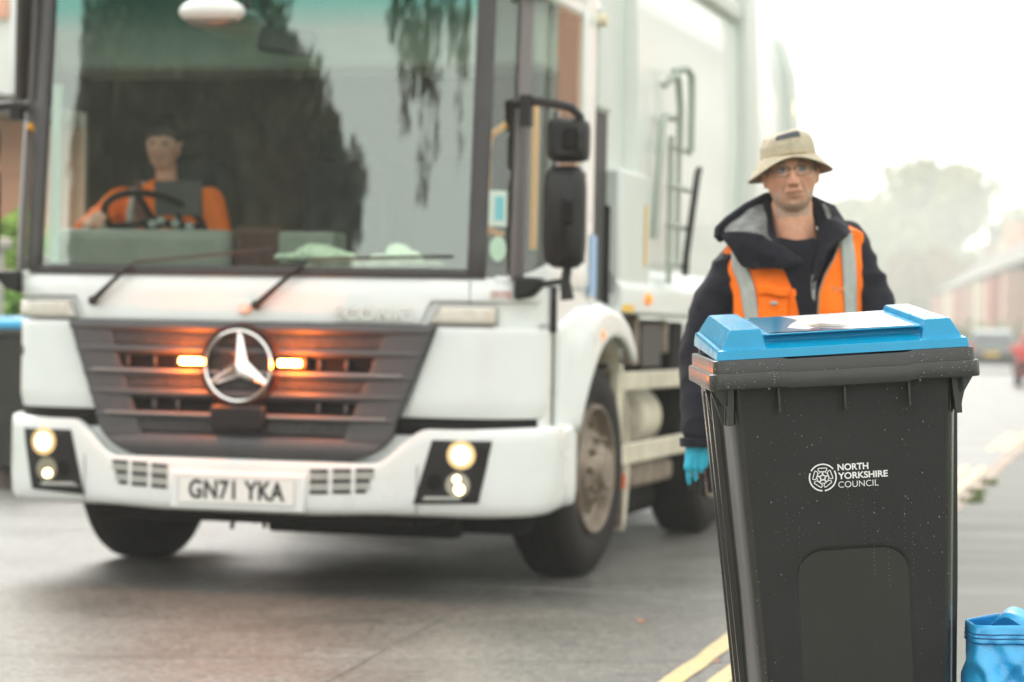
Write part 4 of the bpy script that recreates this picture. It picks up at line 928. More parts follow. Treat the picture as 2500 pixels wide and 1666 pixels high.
# bucket hat: crown with a dent, drooping stitched brim
def hat_p(u, v, part):
    a = 2*math.pi*u
    if part == 'crown':
        pr = [(.0885, .0), (.0880, .018), (.0865, .036), (.082, .052), (.074, .064), (.058, .072), (.034, .076), (.004, .077)]
        i = min(6, int(v*7)); f = v*7-i; r = lerp(pr[i][0], pr[i+1][0], f); h = lerp(pr[i][1], pr[i+1][1], f)
        r *= 1+.03*math.sin(3*a+1)+.035*math.sin(7*a)*v-.05*G(v, .45, .12)*G(a, 4.9, .5); h += .009*math.sin(2*a+.5)*v-.010*G(r, .0, .05)
        return HL(r*math.sin(a)*.98, -r*math.cos(a)*1.14+.004, .050+h*1.10)
    r = lerp(.0880, .1350+.006*math.sin(a*2+.4), v); h = -.004-.056*v**1.05-.010*v*max(0, -math.sin(a))*(1+.10*math.sin(2*a))
    h += .044*v**1.2*(G(a, 0, .8)+G(a, 2*math.pi, .8))+.010              # the front of the brim is turned up
    h += .0022*math.sin(v*28)
    return HL(r*math.sin(a)*1.0, -r*math.cos(a)*1.10+.004, .047+h)
m = MB(); m.grid(lambda u, v: hat_p(u, v, 'crown'), 72, 28); m.grid(lambda u, v: hat_p(u, v, 'brim'), 72, 24)
hat = m.build('hat', khaki, MAN, smooth=180, thick=.003)
band = MB(); band.grid(lambda u, v: (lambda p, c_: c_+(p-c_)*1.012)(hat_p(u, .02+.09*v, 'crown'), HL(0, .004, .05)), 72, 2); band.build('hat_band', mat('khaki_band', (.40, .33, .22), .9, bump=.3, bscale=80), hat, smooth=180, thick=.002)
pt = MB(); pt.grid(lambda u, v: (lambda p, c_: c_+(p-c_)*1.03)(hat_p((lerp(-.085, .070, u)) % 1.0, lerp(.40, .58, v), 'crown'), HL(0, .004, .06)), 10, 4); pt.build('hat_patch', mat('hat_patch', (.06, .065, .08), .8, var=.4, vscale=90), hat, smooth=180)
# jacket: torso and sleeves in one remeshed shell with folds
def shoulder_line(mb, o=0):
    rings = []
    for z, hw, hd, cx in ((.80, .205, .145, .0), (.95, .205, .145, .0), (1.10, .200, .140, .0), (1.22, .200, .138, .004), (1.32, .205, .130, .006), (1.375, .200, .112, .008), (1.405, .165, .09, .008), (1.42, .125, .06, .004)):
        ring = []
        for i in range(36):
            a = 2*math.pi*i/36; x = math.copysign(abs(math.sin(a))**.8, math.sin(a))*(hw+o); y = -math.copysign(abs(math.cos(a))**.85, math.cos(a))*(hd+o)
            tilt = (x/.2)*.030 if z > 1.3 else (x/.2)*.030*sstep(.95, 1.3, z)
            ring.append((cx+x, .045+y, z-WZ+tilt))
        rings.append(ring)
    mb.loft(rings)
mb = MB(); shoulder_line(mb)
chain(mb, [shL+Vector((.03, 0, .0)), lerp(shL, elL, .5)+Vector((-.012, 0, 0)), elL+Vector((-.01, 0, 0)), lerp(elL, wrL, .5), wrL+Vector((.0, 0, .015))], [.073, .072, .066, .060, .050], 20)
chain(mb, [shR+Vector((-.03, 0, .0)), lerp(shR, elR, .5)+Vector((.014, 0, 0)), elR+Vector((.01, 0, 0)), lerp(elR, wrR, .5), wrR], [.068, .064, .060, .055, .048], 20)
V, F = remesh(mb.v, mb.f, .0065, 5, .6)
V = wrinkle(V, F, .0065, 8.5, (1, 1, 1.9), 3)
jacket = mk('jacket', V, F, navy, MAN, smooth=180)
MB().lathe([(-.012, .046), (-.014, .053), (.012, .055), (.014, .048)], (wrL.x, wrL.y-.0, wrL.z-.022), 'Z', 28).build('cuff', navy, jacket, smooth=60)
# tee shirt ring at the neck
m = MB()
def tee(u, v):
    a = 2*math.pi*u; f = (1+math.cos(a))/2
    r = lerp(.0765, .122, v); return (0.002+r*math.sin(a)*1.0, .035-r*math.cos(a)*(.98+.1*v), lerp(1.485-.070*f**1.3, 1.44-.16*f, v)-WZ+.02*(r*math.sin(a))/.1)
m.grid(tee, 60, 14); m.build('t_shirt', navyk, MAN, smooth=180, thick=.006)
# hood collapsed on the shoulders: dark outside, grey lining, big flap falling to picture left
def sheet(name, rows, m, parent, th=.006, wr=0, seed=0):
    nr, nc = len(rows), len(rows[0])
    o = mk(name, [(x, y, z-WZ) for r in rows for x, y, z in r], [(i*nc+j, i*nc+j+1, (i+1)*nc+j+1, (i+1)*nc+j) for i in range(nr-1) for j in range(nc-1)], m, parent, smooth=180)
    q = o.modifiers.new('c', 'SUBSURF'); q.levels = q.render_levels = 4; q.subdivision_type = 'CATMULL_CLARK'
    if wr:
        tx = bpy.data.textures.new('folds', 'CLOUDS'); tx.noise_scale = .055; d = o.modifiers.new('w', 'DISPLACE'); d.texture = tx; d.strength = wr; d.mid_level = .5; d.texture_coords = 'LOCAL'
    q = o.modifiers.new('s', 'SOLIDIFY'); q.thickness = th; q.offset = 0
    return o
hp = [(-.245, -.03, 1.450), (-.238, .0, 1.474), (-.208, .01, 1.503), (-.150, .02, 1.545), (-.085, .05, 1.578), (0, .11, 1.585), (.055, .06, 1.577), (.12, .02, 1.546), (.163, -.015, 1.480)]
hm = MB(); hm.tube([(x, y, z-WZ) for x, y, z in hp], [.008, .012, .013, .014, .016, .018, .014, .012, .008], 10)
hd_ = hm.build('hood', navy, jacket, smooth=180)
sheet('hood_back', [[(-.242, -.02, 1.455), (-.208, .015, 1.50), (-.150, .03, 1.54), (-.085, .06, 1.575), (0, .115, 1.58), (.06, .07, 1.57), (.12, .03, 1.54), (.165, -.01, 1.475)], [(-.235, .05, 1.43), (-.208, .09, 1.45), (-.150, .12, 1.47), (-.085, .15, 1.50), (0, .17, 1.50), (.06, .15, 1.50), (.12, .11, 1.49), (.165, .06, 1.46)]], navy, hd_, .008)
sheet('hood_lining', [[(-.228, -.005, 1.468), (-.195, .0, 1.495), (-.145, .01, 1.534), (-.092, .035, 1.568)], [(-.205, -.05, 1.455), (-.165, -.055, 1.475), (-.125, -.04, 1.50), (-.092, -.02, 1.525)], [(-.19, -.095, 1.448), (-.145, -.105, 1.452), (-.105, -.095, 1.458), (-.088, -.065, 1.46)], [(-.18, -.10, 1.43), (-.135, -.11, 1.43), (-.09, -.10, 1.425), (-.070, -.09, 1.41)]], greyl, hd_, .006, .022)
sheet('hood_lining', [[(.080, .01, 1.562), (.098, .0, 1.555)], [(.090, -.025, 1.535), (.106, -.03, 1.53)], [(.094, -.04, 1.508), (.108, -.045, 1.508)]], greyl, hd_, .006)
sheet('collar', [[(-.100, .03, 1.578), (-.070, .035, 1.565)], [(-.094, -.03, 1.50), (-.074, -.02, 1.50)], [(-.090, -.085, 1.44), (-.060, -.07, 1.43)], [(-.05, -.105, 1.39), (-.03, -.09, 1.385)]], navy, hd_, .008)
sheet('lapel', [[(-.242, -.06, 1.462), (-.19, -.10, 1.463), (-.13, -.12, 1.456), (-.085, -.115, 1.438), (-.045, -.11, 1.405)], [(-.216, -.085, 1.43), (-.17, -.125, 1.432), (-.10, -.135, 1.422), (-.045, -.13, 1.405), (.002, -.118, 1.388)], [(-.190, -.105, 1.388), (-.15, -.130, 1.386), (-.09, -.142, 1.386), (-.04, -.136, 1.382), (.014, -.122, 1.374)], [(-.176, -.110, 1.350), (-.13, -.124, 1.350), (-.08, -.130, 1.354), (-.04, -.126, 1.358), (.022, -.118, 1.364)]], navy, hd_, .010, .022)
sheet('lapel', [[(.056, .035, 1.578), (.090, .03, 1.566), (.125, .01, 1.545), (.166, -.03, 1.476)], [(.068, -.005, 1.52), (.092, -.04, 1.515), (.120, -.055, 1.505), (.160, -.085, 1.462)], [(.074, -.055, 1.455), (.088, -.085, 1.455), (.105, -.10, 1.452), (.128, -.112, 1.444)], [(.050, -.095, 1.385), (.062, -.11, 1.392), (.073, -.118, 1.400), (.085, -.120, 1.410)], [(.034, -.108, 1.30), (.044, -.118, 1.31), (.053, -.122, 1.32), (.060, -.122, 1.335)]], navy, hd_, .010, .014)
sheet('undershirt', [[(-.075, -.045, 1.462), (.0, -.078, 1.430), (.070, -.045, 1.462)], [(-.06, -.085, 1.41), (.0, -.098, 1.40), (.06, -.085, 1.41)], [(-.04, -.105, 1.34), (.01, -.112, 1.335), (.05, -.105, 1.34)], [(-.0, -.118, 1.26), (.03, -.120, 1.26), (.055, -.118, 1.26)], [(.02, -.118, 1.12), (.04, -.120, 1.12), (.056, -.118, 1.12)]], navyk, jacket, .006)
m = MB(); m.box((.047, -.116, 1.255-WZ), (.016, .006, .16)); zp = m.build('zip', mat('zip_grey', (.11, .11, .105), .5, .3), jacket, bevel=.002); MB().box((.047, -.122, 1.275-WZ), (.008, .006, .03)).build('zip_pull', steel, zp, bevel=.002)
# hi-vis vest: two fronts, back, straps
def tors(x, z, off):
    """front surface of the chest at (x, z)"""
    hw = .206+off; hd = (.138 if z < 1.25 else lerp(.138, .104, sstep(1.25, 1.45, z)))+off; q = min(.995, abs(x-.006)/hw)
    return .045-hd*(1-q**2.35)**.44
def vfront(s):
    def f(u, v):
        z = lerp(.86, 1.47, v)
        if s < 0:
            i = [(.86, .046), (1.20, .036), (1.26, .022), (1.31, -.008), (1.353, -.036), (1.38, -.085), (1.42, -.10), (1.47, -.125)]; o = [(.86, -.190), (1.20, -.186), (1.28, -.190), (1.33, -.202), (1.38, -.212), (1.425, -.222), (1.47, -.20)]
        else:
            i = [(.86, .052), (1.20, .062), (1.28, .066), (1.33, .084), (1.37, .112), (1.42, .135), (1.47, .108)]; o = [(.86, .205), (1.25, .212), (1.35, .212), (1.42, .215), (1.47, .21)]
        I_ = lambda t_: np.interp(z, [a for a, _ in t_], [b for _, b in t_])
        x = lerp(I_(i), I_(o), u) if s > 0 else lerp(I_(o), I_(i), u)
        zz = z+(x/.2)*.035*sstep(1.2, 1.45, z)-max(0, x-.125)*.55*sstep(1.36, 1.47, z)
        y = tors(x, z, .016)+.0030*math.sin(x*60+z*9)+.0025*math.sin(z*38+x*20)
        return (x, y, zz-WZ)
    return f
vest = None
for s in (-1, 1):
    f = vfront(s); m = MB(); m.grid(f, 30, 70)
    if s > 0:   # over the shoulder
        m.grid(lambda u, v: (lerp(.118, .212, u), lerp(tors(lerp(.118, .21, u), 1.47, .016), .14, v), 1.47+.035*lerp(.118, .21, u)/.2-max(0, lerp(.118, .21, u)-.125)*.55+.018*math.sin(math.pi*v)-WZ), 8, 10)
    else:
        m.grid(lambda u, v: (lerp(-.20, -.125, u), lerp(tors(lerp(-.2, -.125, u), 1.47, .016), .14, v), 1.47+.035*lerp(-.2, -.125, u)/.2+.006*math.sin(math.pi*v)-WZ), 8, 10)
    V = wrinkle(np.array(m.v), m.f, .0035, 11, (1, 1, .6), 20+s)
    if vest is None: vest = mk('vest', V, m.f, hivis, MAN, smooth=180, thick=.004)
    else: mk('vest_front', V, m.f, hivis, vest, smooth=180, thick=.004)
    # vertical reflective tape
    def tp(u, v, s=s, f=f):
        z = lerp(.86, 1.46, v)
        c = np.interp(z, [.86, 1.20, 1.30, 1.38, 1.46], [-.135, -.135, -.150, -.172, -.175]) if s < 0 else np.interp(z, [.86, 1.2, 1.35, 1.46], [.168, .170, .160, .150]); x = c+lerp(-.0215, .0215, u)
        return (x, tors(x, z, .0225)+.0030*math.sin(x*60+z*9)+.002*math.sin(z*38+x*20), z+(x/.2)*.035*sstep(1.2, 1.45, z)-max(0, x-.125)*.55*sstep(1.36, 1.47, z)-WZ)
    m = MB(); m.grid(tp, 4, 50)
    if s > 0: m.grid(lambda u, v: (lerp(.129, .172, u), lerp(tors(lerp(.129, .172, u), 1.46, .0225), .14, v), 1.464+.035*lerp(.129, .172, u)/.2-max(0, lerp(.129, .172, u)-.125)*.55+.024*math.sin(math.pi*v*.9+.12)-WZ), 4, 10)
    V = wrinkle(np.array(m.v), m.f, .0030, 11, (1, 1, .6), 20+s); mk('reflective_strip', V, m.f, retro, vest, smooth=180, thick=.003)
    e = MB(); ed = lambda v, s=s, f=f: Vector(f(1 if s < 0 else 0, v))+Vector((0, -.004, 0))
    e.tube([ed(v) for v in np.linspace(0, .93, 40)], .0035, 6); e.build('vest_edging', mat('vest_binding', (.30, .22, .16), .8), vest, smooth=60)
m = MB(); m.grid(lambda u, v: (lerp(-.19, .2, u), .045+.155*(1-abs(lerp(-.95, .95, u))**2.4)**.42, lerp(.86, 1.44, v)-WZ), 24, 20); m.build('vest_back', hivis, vest, smooth=180, thick=.004)
# chest pocket and tab
m = MB(); m.grid(lambda u, v: (lerp(-.118, -.032, u), tors(lerp(-.118, -.032, u), lerp(1.20, 1.285, v), .028)-.003*math.sin(u*7)-.006*math.sin(math.pi*u)*(1-v), lerp(1.17, 1.282, v)-WZ), 14, 12); pk = m.build('pocket', hivis, vest, smooth=180, thick=.004)
m = MB(); m.grid(lambda u, v: (lerp(-.120, -.030, u), tors(lerp(-.120, -.030, u), 1.28, .034)-.003, lerp(1.268, 1.298, v)-WZ+.004*math.sin(u*6)), 10, 3); m.build('pocket_flap', hivis, pk, smooth=180, thick=.005)
MB().sphere((-.074, tors(-.074, 1.25, .045), 1.246-WZ), (.013, .006, .007), 14, 8).build('pocket_tab', mat('tab_grey', (.36, .34, .32), .4), pk, smooth=180)
MB().grid(lambda u, v: (lerp(.088, .148, u), tors(lerp(.088, .148, u), 1.29, .0215), lerp(1.285, 1.302, v)-WZ), 8, 1).build('vest_print', mat('vest_print', (.62, .13, .03), .7, col2=(.95, .25, .04), vscale=120), vest, smooth=180)
# glove on the hanging hand; gloved far hand; trousers, boots
def glove(nm, wrist, d, sp, n, th, curl):
    mb = MB(); limb_glove(mb, wrist, d, sp, n, 1.06, curl, th, .86); V, F = remesh(mb.v, mb.f, .0021, 1, .4)
    V = wrinkle(V, F, .0012, 45, (1, 1, 1), 2)
    o = mk(nm, V, F, [mat('blue_glove', (.02, .42, .60), .6, var=.12, vscale=30), mat('glove_dark', (.015, .015, .018), .6)], MAN, smooth=180)
    nn = Vector(n).normalized(); w0 = Vector(wrist); s_ = Vector(sp).normalized(); dd = Vector(d).normalized()
    for p in o.data.polygons:
        q = Vector(p.center)-w0
        if q.dot(nn) > .013 or q.dot(s_)*th > .037 or q.dot(dd) > .158: p.material_index = 1
    return o
glove('glove', wrL+Vector((0, 0, -.01)), (.05, .0, -1), (1, .35, 0), (.25, 1, -.1), 1, .24)
glove('glove', wrR, (-.2, -1, -.3), (1, 0, 0), (0, -.3, -1), -1, .5)
mb = MB(); chain(mb, [hipL+Vector((0, 0, .02)), knL, anL+Vector((0, 0, .0))], [.115, .082, .066], 20); chain(mb, [hipR+Vector((0, 0, .02)), knR, anR], [.115, .082, .066], 20)
V, F = remesh(mb.v, mb.f, .009, 4, .6); V = wrinkle(V, F, .006, 9, (1, 1, 1.5), 8); mk('trousers', V, F, mat('dark_trousers', (.025, .026, .032), .85, var=.2), MAN, smooth=180)
for a in (anL, anR):
    mb = MB(); capsule(mb, (a.x, a.y+.02, .055), .045, (a.x, a.y-.16, .045), .042, 16); capsule(mb, (a.x, a.y+.01, .05), .048, (a.x, a.y, .16), .05, 16); V, F = remesh(mb.v, mb.f, .008, 2)
    V[:, 2] = np.maximum(V[:, 2], .003); mk('boot', V, F, mat('boot_leather', (.02, .017, .015), .5), MAN, smooth=60)

# ---- the driver (own top-level person, seated in the cab)
DRZ = 0
def tw(x, y, z): v = Matrix.Rotation(-R_(15.8), 4, 'Z') @ Vector((x, y, z)); return v+Vector((-1.152, 10.35, 0))
mb = MB(); hc = Vector((0, 0, .68)); rotD = headmesh(mb, hc, .93, yaw=R_(6), roll=R_(3), nu=80, nv=60)
capsule(mb, (0, .05, .47), .052, (0, .025, .60), .05, 20)
capsule(mb, (-.20, .05, .43), .06, (.20, .05, .43), .06, 20); chain(mb, [(0, .06, .36), (0, .06, .05)], [.13, .14], 20)
dsL, dsR = Vector((-.225, .04, .42)), Vector((.225, .04, .42)); deL, deR = Vector((-.33, -.12, .27)), Vector((.32, -.04, .16)); dwL, dwR = Vector((-.235, -.30, .295)), Vector((.20, -.28, .22))
chain(mb, [dsL, deL, dwL], [.05, .04, .03]); chain(mb, [dsR, deR, dwR], [.05, .04, .03])
chain(mb, [(-.1, .05, .03), (-.13, -.35, .03), (-.13, -.38, -.35)], [.09, .07, .05]); chain(mb, [(.1, .05, .03), (.13, -.35, .03), (.13, -.38, -.35)], [.09, .07, .05])
limb_glove(mb, dwL, (.35, -.4, .15), (.2, .3, 1), (.9, .2, -.2), .85, .7, 1); limb_glove(mb, dwR, (-.3, -.8, .1), (0, 0, 1), (-.9, -.2, 0), .85, .7, 1)
V, F = remesh(mb.v, mb.f, .006, 1, .4)
skd = skin_m
DR = mk('person', V, F, skd, None, smooth=180); DR.location = tw(-.74, .80, 1.30); DR.rotation_euler = (0, 0, -R_(15.8))
tag(DR, 'smiling driver with dark tied-back hair and orange hi-vis jacket, seated inside the truck cab', 'person')
tone(DR, hc, rotD, .93, (.62, .36, .26), (.50, .16, .14)); put_eyes(DR, hc, rotD, .93, (.04, .03, .02))
mb = MB()
rings = []
for z, hw, hd in ((.05, .20, .14), (.2, .21, .145), (.35, .225, .14), (.44, .215, .12), (.49, .13, .09), (.52, .075, .07)):
    rings.append([(hw*math.sin(a), .05-hd*math.cos(a), z) for a in [2*math.pi*i/28 for i in range(28)]])
mb.loft(rings); chain(mb, [dsL, deL, lerp(deL, dwL, .75)], [.072, .062, .05], 18); chain(mb, [dsR, deR, lerp(deR, dwR, .75)], [.072, .062, .05], 18)
V, F = remesh(mb.v, mb.f, .009, 3, .6); V = wrinkle(V, F, .005, 8, (1, 1, 1), 4); dj = mk('jacket', V, F, hivis, DR, smooth=180)
m = MB()
for s in (-1, 1): m.tube([(s*.11, .12, .475), (s*.115, .03, .50), (s*.12, -.05, .455), (s*.12, -.093, .36), (s*.12, -.10, .1)], .020, 8)
m.tube([lerp(dsL, deL, .70)+Vector((.055*math.cos(a), .055*math.sin(a), .035*math.sin(a))) for a in np.linspace(0, 6.28, 14)], .02, 6)
m.tube([lerp(dsR, deR, .70)+Vector((.055*math.cos(a), .055*math.sin(a), .035*math.sin(a))) for a in np.linspace(0, 6.28, 14)], .02, 6)
m.build('reflective_strip', retro, dj, smooth=60)
m = MB(); m.tube([(-.13, .0, .50), (-.08, -.10, .38), (.02, -.125, .24), (.12, -.11, .12)], .022, 6); m.build('seat_belt', mat('belt_maroon', (.12, .02, .02), .7), TR).matrix_local = Matrix.Translation((-.74, .80, 1.30))
mb = MB()
for i in range(26):
    a = random.uniform(0, 6.28); 
q_ = lambda x, y, z: hc+rotD @ (Vector((x, y, z))*.93)
mb.sphere(q_(0, .018, .056), (.083, .098, .080), 24, 16); mb.sphere(q_(0, .03, .135), (.045, .045, .036), 16, 10); mb.sphere(q_(0, .065, -.02), (.07, .05, .07), 16, 10)
V, F = remesh(mb.v, mb.f, .007, 2); V = wrinkle(V, F, .004, 24, (1, 1, .3), 2); mk('hair', V, F, mat('dark_hair', (.02, .013, .01), .6, var=.3), DR, smooth=180)
m = MB(); m.grid(lambda u, v: (.10+.075*math.cos(3.14*u), -.115, .40+.03*v), 4, 2)
# work gloves lying on the dashboard shelf
gmm = mat('pale_work_glove', (.62, .80, .60), .85, var=.2, vscale=20, bump=.3, bscale=40)
for (x, wdt, h, a, lb) in ((.25, .20, .085, 0, 'pale green crumpled work glove on the dashboard behind the second wiper'), (.62, .12, .095, 0, 'pale green domed work glove on the dashboard near the corner window')):
    mb = MB(); rr = random.Random(int(x*100))
    mb.sphere((0, 0, .022), (wdt*.48, .06, h*.55), 20, 10)
    for k in range(4): capsule(mb, (-wdt*.2, -.03+.02*k, .015), .016, (-wdt*.85, -.045+.03*k, .010), .011, 10)
    capsule(mb, (wdt*.2, 0, .03), .028, (wdt*.8, .01, .014), .014, 10)
    V, F = remesh(mb.v, mb.f, .006, 2); V = wrinkle(V, F, .005, 22, (1, 1, 1), 7); V[:, 2] = np.maximum(V[:, 2], .001)
    o = mk('work_glove', V, F, gmm, None, smooth=180); o.location = tw(x, .22, 1.438); o.rotation_euler = (0, 0, -R_(15.8)+a); tag(o, lb, 'glove', 'work gloves lying on the dashboard')
m = MB()
for i in range(5): m.box((.0+random.uniform(-.01, .01), 0, .003+.007*i), (.62-.02*i, .16, .006), Matrix.Rotation(R_(random.uniform(-2, 2)), 3, 'Z'))
pp_ = m.build('paper_stack', mat('pale_paper', (.42, .46, .36), .8, var=.3, vscale=12), None); pp_.location = tw(.52, .20, 1.405); pp_.rotation_euler = (0, 0, -R_(15.8)); tag(pp_, 'long low stack of pale papers lying under the gloves on the dashboard', 'papers')

# ------------------------------------------------------------------ woven blue bag
bagm = mat('woven_blue', (.006, .28, .62), .36, spec=.8, col2=(.02, .40, .76), vscale=7, rvar=.08, coat=.25)
t = bagm.node_tree; b = t.nodes['Principled BSDF']; tc = t.nodes.new('ShaderNodeTexCoord'); ck = t.nodes.new('ShaderNodeTexChecker'); ck.inputs['Scale'].default_value = 260
mp = t.nodes.new('ShaderNodeMapping'); mp.inputs['Scale'].default_value = (.8, .001, 1); t.links.new(tc.outputs['Object'], mp.inputs[0]); t.links.new(mp.outputs[0], ck.inputs[0])
bp = t.nodes.new('ShaderNodeBump'); bp.inputs['Strength'].default_value = 1.0; bp.inputs['Distance'].default_value = .002; t.links.new(ck.outputs['Fac'], bp.inputs['Height']); t.links.new(bp.outputs[0], b.inputs['Normal'])
BAG = thing('woven_bag', 'bright blue woven plastic bag with a flopped strap, standing beside the large bin', 'bag', (1.262, 5.34, .10), R_(4))
def bagp(u, v, off=0):
    a = 2*math.pi*u; z = .425*v
    hw = lerp(.262, .236, v)+off; hd = lerp(.13, .055, v)+off; c_, s_ = math.cos(a), math.sin(a)
    x = math.copysign(abs(c_)**.32, c_)*hw; y = math.copysign(abs(s_)**.34, s_)*hd
    k = .010*noise.noise(Vector((x*5, y*5, z*5)))
    dr = (.026*(1-abs(noise.noise(Vector((x*7+z*8, y*7, z*5-x*6+3)))*2.6))+.011*(1-abs(noise.noise(Vector((x*22-z*13, y*20, z*15+x*9)))*2.4)))*(1-.7*v)
    for c0, sl_, am in ((-.235, .30, .016), (-.20, .75, .014), (-.05, .9, .016), (-.12, -.8, .010), (.1, .5, .012)): dr += 1.5*am*(1-abs(v*2-1)**3)*G(x-c0-sl_*(.40-z), 0, .016)*(1 if y < .02 else .5)
    x += dr*c_*.8; y += dr*s_
    zz = z - (.030*sstep(-.14, .02, x)+.02*sstep(.0, .2, x))*v**6*(1 if y < 0 else .3) + .016*v**8*G(x, -.15, .07)*(1 if y > 0 else .2)
    return (x*(1+k), y*(1+k*2)-.01, zz)
V = MB().grid(lambda u, v: bagp(u, v), 160, 70); V.build('bag_shell', bagm, BAG, smooth=180, thick=.0015)
hem = MB(); hem.grid(lambda u, v: bagp(u, lerp(.905, 1.0, v), .0028), 160, 6); hm = hem.build('hem', bagm, BAG, smooth=180, thick=.001)
m = MB()
for v in (.91, .935, .955): m.tube([bagp(u, v, .0040) for u in np.linspace(0, 1, 100)], .0012, 5, cap=False)
m.build('stitching', mat('stitch_blue', (.005, .07, .25), .7), hm, smooth=60)
def strap(m, pts, wd_, nrm):
    pts = [Vector(p) for p in pts]; vs = []
    # smooth the path
    P = []
    for i in range(len(pts)-1):
        p0, p1, p2, p3 = pts[max(0, i-1)], pts[i], pts[i+1], pts[min(len(pts)-1, i+2)]
        for t_ in np.linspace(0, 1, 8, endpoint=False): P.append(.5*((2*p1)+(p2-p0)*t_+(2*p0-5*p1+4*p2-p3)*t_*t_+(3*p1-p0-3*p2+p3)*t_**3))
    P.append(pts[-1]); n = len(P)
    for i, p in enumerate(P):
        k = i/(n-1)*(len(nrm)-1); j = min(len(nrm)-2, int(k)); w_ = Vector(nrm[j]).lerp(Vector(nrm[j+1]), k-j).normalized()*wd_/2; vs += [p-w_, p+w_]
    m.add(vs, [(2*i, 2*i+1, 2*i+3, 2*i+2) for i in range(n-1)])
m = MB(); strap(m, [(-.205, .04, .36), (-.190, .02, .415), (-.165, -.02, .450), (-.135, -.055, .440), (-.09, -.075, .41), (-.02, -.09, .36)], .050, [(.8, .2, .5), (.7, .5, .5), (.5, .75, .35), (.6, .6, .45), (.8, .2, .5), (.8, .0, .5)])
strap(m, [(-.02, -.075, .36), (-.01, -.08, .41), (.04, -.07, .43), (.12, -.07, .42), (.16, -.08, .35)], .03, [(1, 0, 0), (.8, .3, .5), (0, .8, .6), (.3, .8, .4), (1, 0, 0)])
m.build('strap', bagm, BAG, smooth=180, thick=.002)
# ------------------------------------------------------------------ left side of the street
brick = brickmat('orange_brick', (.80, .37, .24), (.70, .31, .20), (.62, .46, .37)); brick2 = brickmat('red_brick', (.36, .125, .08), (.28, .095, .065), (.36, .32, .28))
render_w = mat('white_render', (.72, .72, .69), .8, var=.05, vscale=2); tiles = mat('roof_tile', (.10, .085, .08), .8, var=.3, vscale=6, bump=.5, bscale=20)
glassd = mat('window_pane', (.05, .06, .07), .06, spec=1)
def house(name, label, L, D, He, Hr, wall, upper=None, nwin=2, door=None, group=None, bay=None, chs=1.0):
    """local: front along +x from 0 to L on y=0 facing -y; depth D; eaves He, ridge Hr"""
    h = thing(name, label, 'house', group=group)
    m = MB(); m.prism([(0, 0), (D, 0), (D, He), (D/2, Hr), (0, He)], 0, L, 'YZ'); m.build('wall', wall, h, smooth=0)
    ov = .35; dz = (Hr-He)/(D/2)*ov; m = MB()
    m.prism([(-ov, He-dz+.05), (-ov, He-dz+.20), (D/2, Hr+.20), (D+ov, He-dz+.20), (D+ov, He-dz+.05), (D/2, Hr+.05)], -.25, L+.25, 'YZ'); rf = m.build('roof', tiles, h, smooth=0)
    for xe in (-.30, L+.26):
        m = MB(); m.prism([(-ov-.02, He-dz-.06), (-ov-.02, He-dz+.18), (D/2, Hr+.17), (D+ov+.02, He-dz+.18), (D+ov+.02, He-dz-.06), (D/2, Hr-.08)], xe, xe+.04, 'YZ'); m.build('bargeboard', render_w, rf, smooth=0)
    MB().box((L/2, -ov-.06, He-dz+.02), (L+.5, .12, .13)).build('gutter', render_w, rf)
    m = MB().box((L*.25, D/2, Hr+.6), (.9*chs, .6*chs, 1.5*chs)); ch = m.build('chimney', wall, rf, smooth=0)
    MB().lathe([(0, .12), (.35, .10), (.35, 0)], (L*.25, D/2, Hr+1.35), 'Z', 12).build('chimney_pot', brick2, ch)
    if upper: MB().box((L/2, D/2, (He+He*.5)/2+.02), (L+.03, D+.03, He*.5)).build('render_band', upper, h, smooth=0)
    for fl in range(2 if He > 4 else 1):
        for i in range(nwin):
            cx = L*(i+.5)/nwin; cz = 1.5+fl*2.6
            if door and fl == 0 and i == nwin-1: continue
            w_ = MB().box((cx, -.03, cz), (1.5, .09, 1.25)).build('window', render_w, h); MB().box((cx-.36, -.08, cz), (.62, .02, 1.08)).box((cx+.36, -.08, cz), (.62, .02, 1.08)).build('pane', glassd, w_)
    if bay: b_ = MB().box((L*.28, -.7, He*.42), (3.4, 1.4, He*.84)).build('bay', bay, h, bevel=.05); MB().prism([(-1.5, He*.84), (.1, He*.84), (.1, He*.97)], L*.28-1.8, L*.28+1.8, 'YZ').build('bay_roof', tiles, b_, smooth=0)
    if door: d_ = MB().box((L*(nwin-.5)/nwin, -.04, 1.05), (.95, .10, 2.1)).build('door', door, h); MB().sphere((L*(nwin-.5)/nwin+.35, -.11, 1.0), .03, 10, 6).build('door_knob', steel, d_)
    return h
angR = math.pi/2-TH
# left house: its front runs along the road, gable end faces the camera
h = house('brick_house', 'orange brick house behind the truck on the left side of the street', 9, 8, 3.5, 6.2, brick, nwin=3)
h.location = (-3.95, 22.2, 0); h.rotation_euler = (0, 0, math.pi+angR); h.location = rp(6.8, -8.4, 0); h.rotation_euler = (0, 0, -math.pi/2-TH+math.pi)
